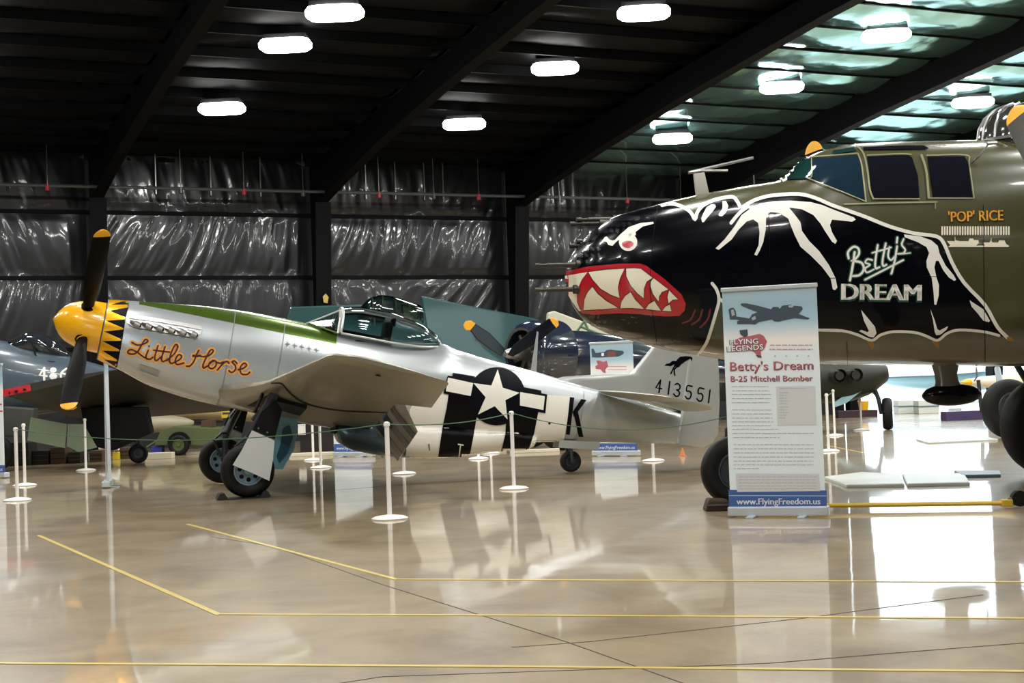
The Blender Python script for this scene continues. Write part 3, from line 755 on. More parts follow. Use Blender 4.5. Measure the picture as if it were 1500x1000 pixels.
# windshield: flat front pane and two side panes
A0 = Vector((3.36, 0, .60)); Tt = fuselage_rings(cst, [3.83], 40)[0]
top = [Vector((3.80, y, .872-abs(y)*.22)) for y in (-.16, .16)]; base = [Vector((3.39, y, .60-.02)) for y in (-.16, .16)]
wsd = MB().add([base[0], base[1], top[1], top[0]], [(0, 1, 2, 3)]).build('windshield', M['canopy'], ft, smooth=0, tri=True)
for s in (-1, 1):
    bl = Vector((3.80, s*.345, .50)); bt = Vector((3.80, s*.16, .837)); fb = Vector((3.39, s*.16, .58)); mid = Vector((3.80, s*.31, .72))
    MB().add([fb, bl, mid, bt], [(0, 1, 2, 3)]).build('side_pane', M['canopy'], wsd, smooth=0, tri=True)
    MB().tube([fb, bt], .014, 6).build('windshield_frame', M['alu'], wsd); MB().tube([fb, bl], .012, 6).build('windshield_frame', M['green'], wsd)
    MB().tube([bl, mid, bt], .02, 6).build('windshield_frame', M['alu'], wsd)
MB().tube([top[0], top[1]], .016, 6).build('windshield_frame', M['alu'], wsd)
MB().box((4.55, 0, .60), (.10, .34, .42)).build('seat_back', M['matt_black'], ft, bev=.02)
MB().box((4.62, 0, .83), (.05, .2, .12)).build('headrest', M['matt_black'], ft, bev=.02)
MB().rings(fuselage_rings([(3.58, .60, .5, .24, .52, 2.5, 4), (3.76, .66, .5, .28, .52, 2.5, 4)], [3.58, 3.66, 3.76], 24)).build('instrument_shroud', M['matt_black'], ft)
MB().box((4.2, 0, .565), (.75, .5, .02)).build('cockpit_floor', M['matt_black'], ft)
MB().tube([Vector((5.75, 0, .6)), Vector((5.78, 0, 1.0))], .012, 6).build('antenna_mast', M['steel'], ft) if False else None

# undercarriage
up_l = FMi.to_3x3() @ Vector((0, 0, 1))
def wheel_M(center, axis):
    z = Vector(axis).normalized(); x = z.cross(Vector((0, .2, 1))).normalized(); y = z.cross(x)
    m_ = Matrix((x, y, z)).transposed().to_4x4(); m_.translation = center; return m_
def wheel(parent, center, axis, R, wd, mt=None, mh=None, holes=7, name='wheel', rim=.56):
    Mx = wheel_M(center, axis); w2 = wd/2
    prof = [(R*rim, -w2*.72), (R*.72, -w2*.98), (R*.88, -w2*.92), (R*.965, -w2*.66), (R, -w2*.25), (R, w2*.25), (R*.965, w2*.66), (R*.88, w2*.92), (R*.72, w2*.98), (R*rim, w2*.72)]
    ty = MB().lathe(prof, 44, Mx).build(name if name != 'wheel' else 'tyre', mt or M['rubber'], parent, smooth=50)
    hb = MB().lathe([(R*.60, -w2*.6), (R*.54, -w2*.78), (R*.50, -w2*.78), (R*.46, -w2*.5), (R*.2, -w2*.42), (R*.16, -w2*.85), (0, -w2*.9)], 32, Mx)
    hb.lathe([(R*.60, w2*.6), (R*.54, w2*.78), (R*.50, w2*.78), (R*.46, w2*.5), (R*.2, w2*.42), (R*.16, w2*.85), (0, w2*.9)], 32, Mx)
    h = hb.build('hub', mh or M['hub'], ty, smooth=35)
    if holes:
        hm = MB()
        for sgn in (-1, 1):
            for k in range(holes):
                a = 2*pi*k/holes; hm.tube([Mx @ Vector((R*.33*cos(a), R*.33*sin(a), sgn*w2*.40)), Mx @ Vector((R*.33*cos(a), R*.33*sin(a), sgn*w2*.52))], R*.085, 10)
        hm.build('hub_holes', M['matt_black'], h)
        MB().lathe([(0, -w2*1.0), (R*.07, -w2*.98), (R*.07, -w2*.8)], 12, Mx).build('hub_cap', M['pure_white'], h)
    return ty
for s in (-1, 1):
    cw = FMi @ ground(358 if s < 0 else 318, 728 if s < 0 else 709); cw = Vector((2.74, s*1.8, -1.58)); gp = FM @ cw; gp.z = .355; cw = FMi @ gp
    wo = wheel(ft, cw, (0.04, -1, 0), .345, .25)
    topj = Vector((floc(400, 590, -1.8).x, s*1.82, -.52)); ax_off = Vector((0, s*.16*-1, 0)); kn = cw+Vector((.02, -s*.17, .03)); el = kn+up_l*.38+Vector((.03, 0, 0))
    lg = MB().tube([el, topj], .062, 14); lg.tube([kn, el], .045, 12); lg.tube([kn, cw], .05, 12); lg.build('gear_leg', M['gear_grey'], ft)
    MB().tube([el+Vector((-.02, 0, .05)), el+Vector((-.16, 0, -.12)), kn+Vector((-.06, 0, .02))], .02, 8).build('torque_link', M['gear_grey'], ft)
    MB().tube([topj+Vector((.05, -s*.1, .05)), el+Vector((.0, -s*.08, .25))], .03, 8).build('drag_strut', M['gear_grey'], ft)
    MB().tube([topj+Vector((-.1, -s*.3, .05)), el+Vector((.0, 0, .35))], .022, 8).build('brake_hose', M['matt_black'], ft)
# leg fairing doors on the near gear and their far twins
for y, sgn in ((-2.0, 1), (1.98, 1)):
    pts = [floc(*p, -2.0) for p in ((369.5, 630), (402, 645), (400, 672), (394.5, 704), (368, 692), (341, 681), (354, 660))]
    d_ = MB().prism([Vector((p.x, y, p.z)) for p in pts], (0, .02, 0)).build('leg_fairing', M['fairing'] if y < 0 else M['alu_dull'], ft, smooth=0)
    pts = [floc(*p, -2.0) for p in ((383, 603), (404, 585), (414, 600), (403, 643), (371, 629))]
    MB().prism([Vector((p.x, y+.03, p.z)) for p in pts], (0, .02, 0)).build('leg_fairing_upper', M['matt_black'], d_, smooth=0)
    for q in ((379, 627), (392, 633)):
        p = floc(*q, -2.0); MB().tube([Vector((p.x, y+.02, p.z)), Vector((p.x, y+.035, p.z))], .012, 8).build('bolt', M['steel'], d_)
for y, sg in ((-.22, 1), (.22, -1)):
    pts = [floc(*p, -.22) for p in ((405, 606), (420, 598), (434, 612), (437, 625), (431, 658), (414, 687), (397, 686), (402, 645))]
    a = MB().prism([Vector((p.x, y, p.z)) for p in pts], (0, .03*sg, 0)).build('wheel_well_door', M['gear_blue'], ft, smooth=0)
    pts = [floc(*p, -.22) for p in ((414, 628), (424, 622), (429, 640), (422, 662), (409, 678), (405, 668), (411, 650))]
    MB().prism([Vector((p.x, y-.015*sg, p.z)) for p in pts], (0, .03*sg, 0)).build('door_pressing', mat('door_deep_blue', '2c6280', .5), a, smooth=0)  # pressing in a darker blue than the door
for s in (-1, 1):
    zz_ = lambda x, y: -.62+.0875*y-.155-(.0 if x < 3 else .03)
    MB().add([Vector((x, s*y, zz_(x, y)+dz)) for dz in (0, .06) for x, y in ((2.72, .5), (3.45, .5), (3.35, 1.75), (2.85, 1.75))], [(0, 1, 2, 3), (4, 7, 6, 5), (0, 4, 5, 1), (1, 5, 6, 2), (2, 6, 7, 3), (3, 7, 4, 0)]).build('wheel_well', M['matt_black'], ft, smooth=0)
# tail wheel
tw = FM @ Vector((7.65, 0, -.75)); tw.z = .165; tw = FMi @ tw
wheel(ft, tw, (0, -1, 0), .16, .13, mh=M['gear_grey'], holes=0)
MB().tube([tw+Vector((0, -.09, 0)), tw+Vector((-.05, -.08, .16)), Vector((7.5, 0, -.38))], .03, 10).tube([tw+Vector((0, .09, 0)), tw+Vector((-.05, .08, .16)), Vector((7.5, 0, -.38))], .03, 10).tube([tw+Vector((0, -.1, 0)), tw+Vector((0, .1, 0))], .035, 10).build('tail_wheel_fork', M['gear_grey'], ft)
for s in (-1, 1):
    MB().prism([floc(*p, 0)+Vector((0, s*.13, 0)) for p in ((816, 644), (875, 647), (873, 658), (846, 657), (814, 655))], (0, .012, 0)).build('tail_wheel_door', M['alu'], ft, smooth=0)
# chock plate under the near wheel: its own thing
gp = FM @ Vector((2.74, -1.8, -1.9)); gp.z = 0
M['chock'] = mat('chock', '26231f', .7)
ck = empty('wheel_chock', gp, (0, 0, .2827)); tag(ck, 'low black wheel chock tray under the silver fighter near tyre', 'chock')
MB().box((0, 0, .006), (.62, .34, .012)).build('tray', M['chock'], ck, smooth=0)
for s in (-1, 1): MB().prism([(s*.34, -.15, .012), (s*.2, -.15, .012), (s*.25, -.15, .09), (s*.31, -.15, .08)], (0, .3, 0)).build('chock_block', M['chock'], ck, smooth=0)

# ================================================================== olive bomber
ng = ground(1068, 742); BY = radians(11); BAX = Vector((cos(BY), sin(BY), 0)); BO = ng-BAX*1.62
BM = frame(BO, BY); BMi = BM.inverted()
bo = empty('bomber_aircraft'); bo.matrix_world = BM
tag(bo, 'large olive bomber with black shark-mouth nose and bat wing painting', 'aircraft')
def bloc(px, py, y=0.0):
    P = BM @ Vector((0, y, 0)); n = BM.to_3x3() @ Vector((0, 1, 0)); return BMi @ onplane(px, py, P, n)
bst = [(0.0, 2.50, 2.30, .06, 2.4, 2, 2), (.03, 2.57, 2.19, .14, 2.38, 2, 2), (.07, 2.64, 2.09, .22, 2.37, 2, 2), (.14, 2.72, 1.99, .31, 2.36, 2, 2), (.25, 2.83, 1.90, .40, 2.35, 2.1, 2.1), (.34, 2.90, 1.85, .45, 2.34, 2.1, 2.1), (.51, 3.0, 1.78, .53, 2.33, 2.2, 2.2), (.72, 3.06, 1.72, .58, 2.33, 2.25, 2.3),
       (.97, 3.12, 1.645, .62, 2.33, 2.3, 2.4), (1.4, 3.21, 1.56, .66, 2.33, 2.4, 2.6), (1.81, 3.28, 1.49, .69, 2.34, 2.5, 2.8), (2.32, 3.36, 1.45, .71, 2.35, 2.6, 3), (2.45, 3.45, 1.44, .71, 2.36, 2.3, 3), (2.59, 3.575, 1.43, .715, 2.36, 2.05, 3), (2.75, 3.65, 1.43, .72, 2.37, 2.0, 3.2), (2.9, 3.69, 1.42, .72, 2.37, 2.05, 3.2),
       (3.17, 3.735, 1.41, .72, 2.38, 2.15, 3.4), (3.77, 3.75, 1.38, .72, 2.4, 2.3, 3.4), (4.74, 3.76, 1.34, .72, 2.45, 2.6, 3.4), (6.5, 3.74, 1.30, .72, 2.5, 2.8, 3.4), (8.5, 3.6, 1.4, .70, 2.5, 2.6, 3), (11, 3.4, 1.75, .55, 2.55, 2.4, 2.6), (13.5, 3.2, 2.1, .35, 2.6, 2.2, 2.3), (15.5, 3.05, 2.3, .22, 2.65, 2, 2)]
xs = [0, .01, .02, .035, .05, .07, .1, .14, .19, .25, .31]+frange(.38, 5.2, 70)+frange(5.4, 15.5, 24)
bf = MB().rings(fuselage_rings(bst, xs, 72))
M['odf'] = mat('olive_drab_skin', '565535', .26, coat=.5)
def od_zones(m):
    nt = m.node_tree; b = nt.nodes['Principled BSDF']
    zone_color(m, [(-9, 0, -9, 1.05, '0b0c14'), ], '46452a')
    # grey belly: flip by a zone written as z < 1.72 beyond the nose
    prev = b.inputs['Base Color'].links[0].from_socket
    tc = nt.nodes.new('ShaderNodeTexCoord'); sp_ = nt.nodes.new('ShaderNodeSeparateXYZ'); nt.links.new(tc.outputs['Object'], sp_.inputs[0])
    n = nt.nodes.new('ShaderNodeTexNoise'); n.inputs['Scale'].default_value = 1.3; nt.links.new(tc.outputs['Object'], n.inputs['Vector'])
    r = nt.nodes.new('ShaderNodeMapRange'); r.inputs[1].default_value = 1.74; r.inputs[2].default_value = 1.60; nt.links.new(sp_.outputs[2], r.inputs[0])
    g = nt.nodes.new('ShaderNodeMath'); g.operation = 'GREATER_THAN'; g.inputs[1].default_value = 1.30; nt.links.new(sp_.outputs[0], g.inputs[0])
    mu = nt.nodes.new('ShaderNodeMath'); mu.operation = 'MULTIPLY'; nt.links.new(r.outputs[0], mu.inputs[0]); nt.links.new(g.outputs[0], mu.inputs[1])
    mx = nt.nodes.new('ShaderNodeMix'); mx.data_type = 'RGBA'; nt.links.new(mu.outputs[0], mx.inputs[0]); nt.links.new(prev, mx.inputs[6]); mx.inputs[7].default_value = (*lin('6a665a'), 1)
    nt.links.new(mx.outputs[2], b.inputs['Base Color'])
od_zones(M['odf'])
bf.build('fuselage', M['odf'], bo, smooth=60)
skinB = Skin(BM, [bf])
cA = ((780, 260), 5.883); cB = ((820, 370), 5.884); cC = ((980, 190), 5.264); cF = ((1210, 290), 4.348); cG = ((1040, 290), 4.762); cD = ((1130, 180), 7.145); cE = ((1300, 150), 5.88)
bord = [(970, 301), (980, 299), (991, 300), (1005, 306), (1013, 313), (1018, 322), (1021, 312), (1029, 302), (1043, 294.5), (1060, 290), (1074, 289), (1081, 297), (1086, 304), (1098, 297), (1112, 291), (1132, 286.5), (1170, 284.5), (1195, 290.5), (1217, 300), (1240, 308), (1267.5, 317.6), (1302, 331.4), (1339, 341.7), (1371, 346), (1382.5, 356.7), (1394, 384), (1412, 414), (1442, 446), (1460.7, 478.6), (1476, 494.5)]
botb = [(1463, 491), (1440, 485.5), (1405, 483), (1387, 488), (1373, 498), (1357, 492), (1339, 486.6), (1309, 485.5), (1290, 490), (1276.7, 498), (1256, 490), (1233, 484), (1200, 483), (1160, 480), (1125, 473), (1090, 460), (1065, 447), (1055, 436), (1043, 414)]
backb = [(1053, 445), (1048, 460), (1040, 487), (1034, 503), (1022, 521), (1018, 526)]
nosel = [(830, 540), (820, 420), (822, 380), (880, 300)]
blk_ = [(960, 303)]+bord+botb[:-2]+backb
decal('black_paint', [poly([(1043, 414)]+[(1055, 436)]+backb+[(900, 540), (822, 470), (815, 400), (830, 360), (880, 310), (940, 298), (970, 296)]+bord[1:18]+[(1150, 300), (1120, 330), (1100, 400), (1060, 440)]),
                      poly(bord[14:]+botb[:-1]+[(1060, 400), (1080, 330)])], M['black'], bo, skinB, .0025, 9)
wh = stroke(bord, 5.2, sm=3)+stroke(botb[:13], 4.0, sm=4)+stroke([(1043, 415), (1050, 425), (1053, 440), (1048, 460), (1040, 487), (1034, 503), (1022, 520)], 4.6, sm=4)+stroke([(1231, 484), (1200, 483), (1160, 480), (1125, 473), (1090, 460), (1065, 447), (1054, 437)], 4, sm=3)
wh += stroke([(478, 720), (520, 668), (560, 628), (610, 592)], 5, *cC)
decal('white_outline', wh, M['white'], bo, skinB, .005, 7)
arch = [(38, 352), (100, 290), (170, 200), (220, 120), (290, 70), (350, 40), (440, 25), (560, 20), (700, 30), (780, 50), (880, 90), (1000, 135), (1015, 152), (990, 166), (900, 156), (850, 152), (835, 190), (850, 240), (885, 300), (873, 320), (850, 305), (800, 230), (770, 180), (720, 120), (640, 80), (550, 68), (600, 130), (630, 170), (640, 230), (690, 300), (760, 370), (830, 470), (875, 560), (887, 625), (870, 642), (855, 635), (840, 560), (780, 480), (700, 400), (630, 340), (590, 260), (565, 200), (545, 145), (480, 105), (420, 100), (390, 130), (388, 220), (370, 310), (345, 370), (325, 403), (308, 395), (338, 330), (345, 240), (335, 175), (300, 150), (255, 165), (200, 220), (150, 290), (60, 362)]
folds = [poly(arch, *cG), poly([(255, 715), (248, 685), (262, 650), (290, 600), (325, 578), (352, 578), (362, 595), (335, 635), (290, 685), (268, 715)], *cC), poly([(388, 668), (380, 655), (412, 610), (412, 552), (440, 552), (457, 590), (440, 640), (408, 670)], *cC),
         poly([(495, 232), (600, 245), (670, 270), (710, 305), (722, 355), (760, 430), (810, 490), (827, 520), (815, 528), (780, 505), (745, 460), (715, 400), (698, 400), (688, 440), (700, 500), (718, 555), (716, 620), (700, 680), (688, 678), (683, 600), (672, 510), (640, 440), (638, 400), (655, 350), (638, 312), (580, 280), (500, 250)], *cF),
         poly([(222, 712), (262, 760), (310, 818), (320, 860), (302, 886), (275, 882), (208, 845), (225, 838), (262, 853), (272, 845), (240, 780)], *cF),
         poly([(663, 708), (690, 775), (708, 835), (722, 842), (777, 813), (765, 838), (725, 870), (700, 872), (690, 850), (680, 780)], *cF), poly([(912, 650), (930, 662), (1000, 708), (1042, 780), (1035, 790), (1000, 780), (965, 735), (925, 690)], *cF)]
decal('wing_fold', folds, M['white'], bo, skinB, .006, 7)
for p in ([(260, 913), (302, 913), (304, 945), (293, 964), (284, 955)], [(670, 912), (717, 912), (720, 955), (705, 955)], [(1150, 883), (1175, 882), (1200, 900), (1180, 912), (1152, 908)]): decal('claw', [poly(p, *cF)], bpy.data.materials.get('claw') or mat('claw', '9a7434', .4), bo, skinB, .006, 6)
# shark mouth
mo = decal('shark_mouth', [poly([(55, 200), (60, 158), (250, 118), (500, 96), (690, 94), (745, 112), (900, 225), (1045, 355), (1085, 440), (1075, 500), (1030, 543), (900, 547), (700, 527), (500, 520), (300, 532), (200, 522), (165, 500), (120, 430), (55, 330)], *cB)], M['red'], bo, skinB, .005, 7)
teeth = [[(50, 200), (242, 168), (195, 230), (155, 320), (153, 420), (175, 480), (192, 496), (170, 498), (100, 400), (55, 320)], [(245, 165), (400, 145), (560, 136), (520, 230), (505, 300), (518, 390), (440, 362), (355, 312), (290, 240)],
         [(570, 135), (640, 131), (700, 138), (800, 215), (750, 250), (727, 310), (724, 393), (670, 352), (610, 285), (572, 205)], [(806, 215), (937, 315), (880, 340), (858, 375), (850, 422), (800, 355), (779, 290), (780, 250)], [(940, 320), (1022, 402), (972, 405), (935, 437), (925, 380)],
         [(285, 290), (330, 350), (405, 412), (505, 472), (380, 485), (208, 493), (215, 400), (240, 340)], [(612, 335), (650, 400), (728, 482), (620, 476), (522, 477), (530, 420), (562, 370)], [(815, 410), (873, 498), (800, 492), (737, 484), (765, 440)], [(950, 440), (963, 503), (883, 499), (910, 460)]]
tt = decal('teeth', [poly(t, *cB) for t in teeth], M['cream'], mo, skinB, .008, 6)
decal('tooth_outline', sum([stroke(t+[t[0]], .8, *cB, sm=0, capped=False) for t in teeth[1:]], []), M['blueblack'], tt, skinB, .010, 6)
decal('gill', stroke([(1165, 495), (1125, 575), (1055, 605)], 2.4, *cB)+stroke([(1228, 490), (1200, 570), (1135, 618)], 2.6, *cB)+stroke([(1295, 490), (1272, 575), (1210, 640)], 2.8, *cB), mat('gill_red', '6b1220', .3, coat=.4), bo, skinB, .006, 6)
ey = decal('eye', [poly([(825+78*cos(a*pi/12), 558+76*sin(a*pi/12)) for a in range(24)], *cA), poly([(735, 545), (690, 590), (655, 582), (640, 555), (600, 552), (625, 515), (645, 512), (662, 535), (690, 545), (712, 540), (760, 490), (830, 430), (930, 395), (1040, 385), (1045, 400), (950, 425), (890, 470), (890, 500), (850, 505)], *cA)], M['white'], bo, skinB, .006, 5)
decal('iris', [poly([(822+50*cos(a*pi/12), 572+(36 if a < 12 else 24)*sin(a*pi/12)) for a in range(24)], *cA)], M['red'], ey, skinB, .009, 5)
# Betty's DREAM
cFs = ((1210, 290), 4.348)
BT = [([(142, 385), (138, 345), (172, 312), (203, 322), (207, 358), (180, 392), (160, 400)], 3.2), ([(162, 400), (222, 412), (238, 452), (212, 490), (165, 497)], 3.4), ([(180, 345), (168, 430), (150, 525)], 3.4), ([(292, 395), (262, 390), (248, 412), (278, 425), (248, 448), (258, 474), (302, 455)], 2.6),
      ([(327, 300), (312, 400), (314, 447), (338, 440)], 3), ([(292, 350), (352, 332)], 2.2), ([(378, 290), (358, 395), (362, 432), (382, 425)], 3), ([(338, 338), (412, 315)], 2.2), ([(402, 312), (393, 370), (412, 395), (435, 372)], 2.8), ([(450, 308), (435, 400), (414, 482)], 3), ([(452, 252), (448, 285)], 2.8),
      ([(492, 262), (480, 298), (502, 330), (488, 352), (455, 355)], 2.6), ([(485, 356), (535, 350)], 1.8), ([(246, 520), (490, 395)], 2.8)]
st_ = []; sh_ = []
for p_, w_ in BT: st_ += stroke(p_, w_, *cFs); sh_ += stroke(p_, w_+3.4, *cFs)
sc_ = decal('name_script', st_, M['white'], bo, skinB, .009, 6)
decal('green_shade', sh_, mat('sign_green', '1e4a3c', .4), sc_, skinB, .006, 6)
dr = decal('name_capitals', [text_px('DREAM', (1233+dx, 438.5), (1348+dx, 440), 23.5) for dx in (-1.5, -.8, 0, .8, 1.5)], M['white'], bo, skinB, .010, 6)
decal('green_shade', [text_px('DREAM', (1233+dx, 440.5+dy), (1348+dx, 442+dy), 24) for dx in (-3, -2, 1, 2) for dy in (-1, .8)], bpy.data.materials['sign_green'], dr, skinB, .006, 6)
decal('crew_name', [text_px("'POP' RICE", (1389+dx, 325), (1469+dx, 322.5), 15) for dx in (-.3, .4)], mat('letter_orange', 'e0a030', .4), bo, skinB, .009, 5)
decal('crew_name_shade', [text_px("'POP' RICE", (1390.5+dx, 326.2), (1470.5+dx, 323.7), 15) for dx in (0, .8)], M['maroon'], bo, skinB, .006, 5)
bm_ = []
for i in range(27): x = 1378.6+i*3.75; bm_ += [poly([(x, 331.5), (x+2.3, 331.5), (x+2.5, 342.5), (x+1.8, 344.5), (x+.4, 344.5), (x-.1, 342.5)])]
decal('mission_bombs', bm_, M['cream'], bo, skinB, .006, 6)
decal('ship_silhouettes', [poly([(768, 274), (820, 275), (820, 268), (850, 275), (905, 275), (912, 258), (935, 258), (940, 268), (968, 268), (972, 285), (955, 303), (1010, 303), (998, 283), (1040, 283), (1045, 270), (1060, 283), (1095, 283), (1100, 270), (1135, 270), (1145, 292), (1165, 305), (1160, 312), (775, 312), (790, 300)], *cF)]+stroke([(820, 248), (820, 280)], .7, *cF)+stroke([(1050, 258), (1050, 285)], .7, *cF), M['cream'], bo, skinB, .006, 5)
# windows of the cockpit
def gdecal(name, pts, m, org, off=.012, parent=bo, step=6): return decal(name, [poly(pts, *org)], m, parent, skinB, off, step)
gdecal('windscreen', [(100, 600), (180, 500), (330, 395), (420, 375), (420, 560), (380, 590), (200, 598)], M['teal_glass'], cD)
gdecal('windscreen_side_pane', [(425, 378), (600, 370), (900, 345), (935, 440), (975, 822), (780, 740), (560, 650), (390, 590), (425, 560)], M['blue_glass'], cD)
gdecal('side_window', [(1000, 360), (1340, 345), (1429, 345), (1470, 370), (1530, 560), (1545, 780), (1530, 795), (1080, 795), (1045, 760), (1020, 500)], M['dark_glass'], cD)
gdecal('side_window', [(340, 472), (660, 470), (690, 520), (730, 820), (390, 822), (370, 700)], M['dark_glass'], cE)
gdecal('roof_pane', [(640, 300), (860, 262), (890, 300), (640, 335)], M['teal_glass'], cD)
gdecal('roof_pane', [(960, 262), (1400, 245), (1600, 246), (1640, 270), (1640, 282), (960, 290)], M['dark_glass'], cD)
M['frame_olive'] = mat('frame_olive', '8c8a68', .3, .3)
fr_ = []
for pts, wd in (([(95, 605), (180, 495), (330, 385), (430, 368), (600, 355), (900, 330)], 1.6), ([(905, 335), (940, 440), (962, 620), (985, 830)], 2.2), ([(880, 240), (960, 330), (1000, 500), (1025, 700), (1060, 800)], 2.6), ([(425, 372), (425, 560), (385, 592)], 1.2), ([(385, 592), (780, 745), (980, 828)], 1.4), ([(1000, 350), (1340, 335), (1460, 342)], 1.6), ([(1060, 800), (1540, 800)], 1.6)):
    fr_ += stroke(pts, wd, *cD)
for pts, wd in (([(290, 465), (330, 600), (350, 825)], 3.4), ([(335, 465), (670, 462), (700, 540), (740, 825)], 1.6), ([(345, 828), (740, 828)], 1.4)): fr_ += stroke(pts, wd, *cE)
decal('window_frame', fr_, M['frame_olive'], bo, skinB, .018, 6)
decal('sliding_rail', stroke([(1236, 300), (1300, 298), (1371, 296.5)], 2.2)+stroke([(1369, 297), (1369, 306)], 1.6), M['frame_olive'], bo, skinB, .02, 6)
for q in ([(1126, 312), (1127, 360), (1128, 425)], [(1128, 408), (1240, 407)], [(1330, 404), (1380, 405)], [(1440, 300), (1441, 420), (1443, 530)], [(1240, 500), (1242, 534)], [(964, 300), (958, 340), (952, 420), (962, 500)]): decal('panel_seam', stroke(q, .8), M['blueblack'], bo, skinB, .0075, 7)
h = skinB.hit(1424, 238); p = h[0]
MB().tube([p, p+Vector((.02, -.12, .05)), p+Vector((.10, -.16, .16))], .008, 6).tube([p+Vector((.08, -.17, .17)), p+Vector((.19, -.17, .175))], .018, 8).build('venturi_probe', M['steel'], bo)
# nose guns
for k, (tip, root, y) in enumerate((((783.5, 389), (852, 386.5), -.18), ((783.5, 425), (848, 420), -.18), ((835, 328), (886, 327), .12), ((844.6, 322), (907, 320), .12), ((834, 360), (858, 358), .02), ((844.6, 353.5), (868, 352), .02))):
    a = bloc(*tip, y); b = bloc(*root, y); b.x += .12; b.z = a.z
    g = MB().tube([a, b], .019, 10).tube([a+Vector((.12, 0, 0)), b], .026, 10).tube([a, a+Vector((.05, 0, 0))], .027, 10)
    g.tube([b-Vector((.18, 0, 0)), b], .045, 12); g.build('nose_gun', M['gun'], bo, smooth=40)
# nose mast with cross arms
m0 = [bloc(*p, 0) for p in ((1016, 254.5), (1031, 252.5), (1038.5, 286), (1020, 288))]
ms = MB().prism([p+Vector((0, -.025, 0)) for p in m0], (0, .05, 0)).build('antenna_mast', mat('mast', 'b9b6ac', .5), bo, bev=.008)
a = bloc(1009, 252, 0); b = bloc(1103, 230.5, 0); ctr = bloc(1026, 250, 0)
MB().tube([ctr+Vector((-.13, -.0, -.02)), ctr, ctr+Vector((.25, .55, .10))], .016, 8).tube([ctr+Vector((.0, 0, 0)), bloc(1066, 250, -.05)], .014, 8).tube([bloc(1009, 252.5, 0), bloc(1103, 231, .1)], .016, 8).build('cross_arm', M['steel'], ms)
MB().tube([bloc(1105, 272, 0), bloc(1104, 256, 0)], .006, 6).build('whip_antenna', M['steel'], bo)
# turret
tq = bloc(1492, 209, 0); tcx = tq.x+.08; R_ = []
tb_ = MB().lathe([(.50, -.12), (.50, .06), (.47, .18), (.41, .29), (.31, .37), (.17, .42), (0, .435)], 32, Matrix.Translation((tcx, 0, 3.73)))
tur = tb_.build('turret', mat('turret_glass', '3a3a36', .12, .2, coat=1), bo, smooth=60)
for k in range(16):
    a = 2*pi*k/16; MB().tube([Vector((tcx+r*cos(a), r*sin(a), 3.73+z)) for r, z in ((.505, 0), (.475, .18), (.415, .295), (.315, .375), (.175, .425))], .014, 6).build('turret_rib', M['steel'], tur)
MB().lathe([(.50, .0), (.525, .0), (.525, .03), (.50, .03)], 32, Matrix.Translation((tcx, 0, 3.74)), closed=True).build('turret_ring', M['steel'], tur)
# antenna football under the belly
py_ = MB().rings([[Vector((cx+rx*cos(2*pi*k/20), .07*sin(2*pi*k/20), z)) for k in range(20)] for cx, rx, z in ((bloc(1385, 540).x, .17, 1.42), (bloc(1385, 540).x, .125, 1.28), (bloc(1387, 556).x, .13, 1.20), (bloc(1390, 566).x, .17, 1.12))]).build('antenna_pylon', M['odf'], bo, smooth=60)
fc = bloc(1394, 578); fo = MB().lathe([(0, -.335)]+[(.118*sqrt(max(0, 1-(u/.335)**2))**.9, u) for u in frange(-.33, .33, 16)]+[(0, .335)], 24, Matrix.Translation(fc) @ Matrix.Rotation(pi/2, 4, 'Y'))
fo.build('loop_antenna_housing', M['black'], py_, smooth=70)
MB().tube([bloc(1430, 537), bloc(1431, 552), bloc(1427, 558)], .008, 6).build('belly_antenna', M['steel'], bo)
# nose gear
nc = BMi @ Vector((0, 0, 0)); nc = Vector((1.62+.085, 0, .365))
wheel(bo, nc, (-.12, -1, 0), .36, .24, mh=M['gear_grey'], holes=0)
MB().tube([nc+Vector((.0, .2, 0)), nc+Vector((.02, .2, .42)), nc+Vector((.12, 0, .55)), nc+Vector((.16, 0, 1.2))], .05, 12).tube([nc+Vector((0, .22, 0)), nc+Vector((0, -.16, 0))], .04, 10).build('nose_gear_leg', M['gear_grey'], bo)
# starboard main gear, engines, wings, propellers
mg = BMi @ ground(1540, 698); mg = Vector((mg.x, mg.y, .61))
wheel(bo, mg, (0, -1, 0), .60, .36, mh=M['gear_grey'], holes=0)
MB().tube([mg+Vector((0, .24, 0)), mg+Vector((-.02, .24, .75)), mg+Vector((-.05, .1, 1.5))], .07, 12).tube([mg+Vector((-.1, .24, .5)), mg+Vector((-.7, .15, 1.4))], .04, 10).build('main_gear_leg', M['gear_grey'], bo)
mg2 = Vector((mg.x, -2.95, .61)); wheel(bo, mg2, (0, -1, 0), .60, .36, mh=M['gear_grey'], holes=0)
MB().tube([mg2+Vector((0, .24, 0)), mg2+Vector((-.02, .24, .75)), mg2+Vector((-.05, .1, 1.5))], .07, 12).build('main_gear_leg', M['gear_grey'], bo)
for s, yy in ((1, 2.75), (-1, -2.95)):
    zc = 2.42; nst = [(4.25, .55), (4.32, .66), (4.6, .70), (5.3, .69), (6.2, .62), (7.4, .5), (8.6, .3), (9.2, .08)]
    MB().rings([[Vector((x, yy+r*.92*cos(2*pi*k/28), zc+.02*(x-4.3)+r*sin(2*pi*k/28))) for k in range(28)] for x, r in nst]).build('engine_nacelle', M['odf'], bo, smooth=50)
    MB().tube([Vector((3.95, yy, zc)), Vector((4.3, yy, zc))], [.10, .2], 16).build('propeller_hub', M['gun'], bo)
    a0 = math.radians(-13 if s > 0 else -42)
    propeller(bo, 4.02, 1.92 if s > 0 else 1.84, 3, a0, .34, M['gun'] if s < 0 else M['blade'], M['yellow_tip'], hz=zc, hy=yy, ang=40, rroot=.14, r0=.2)
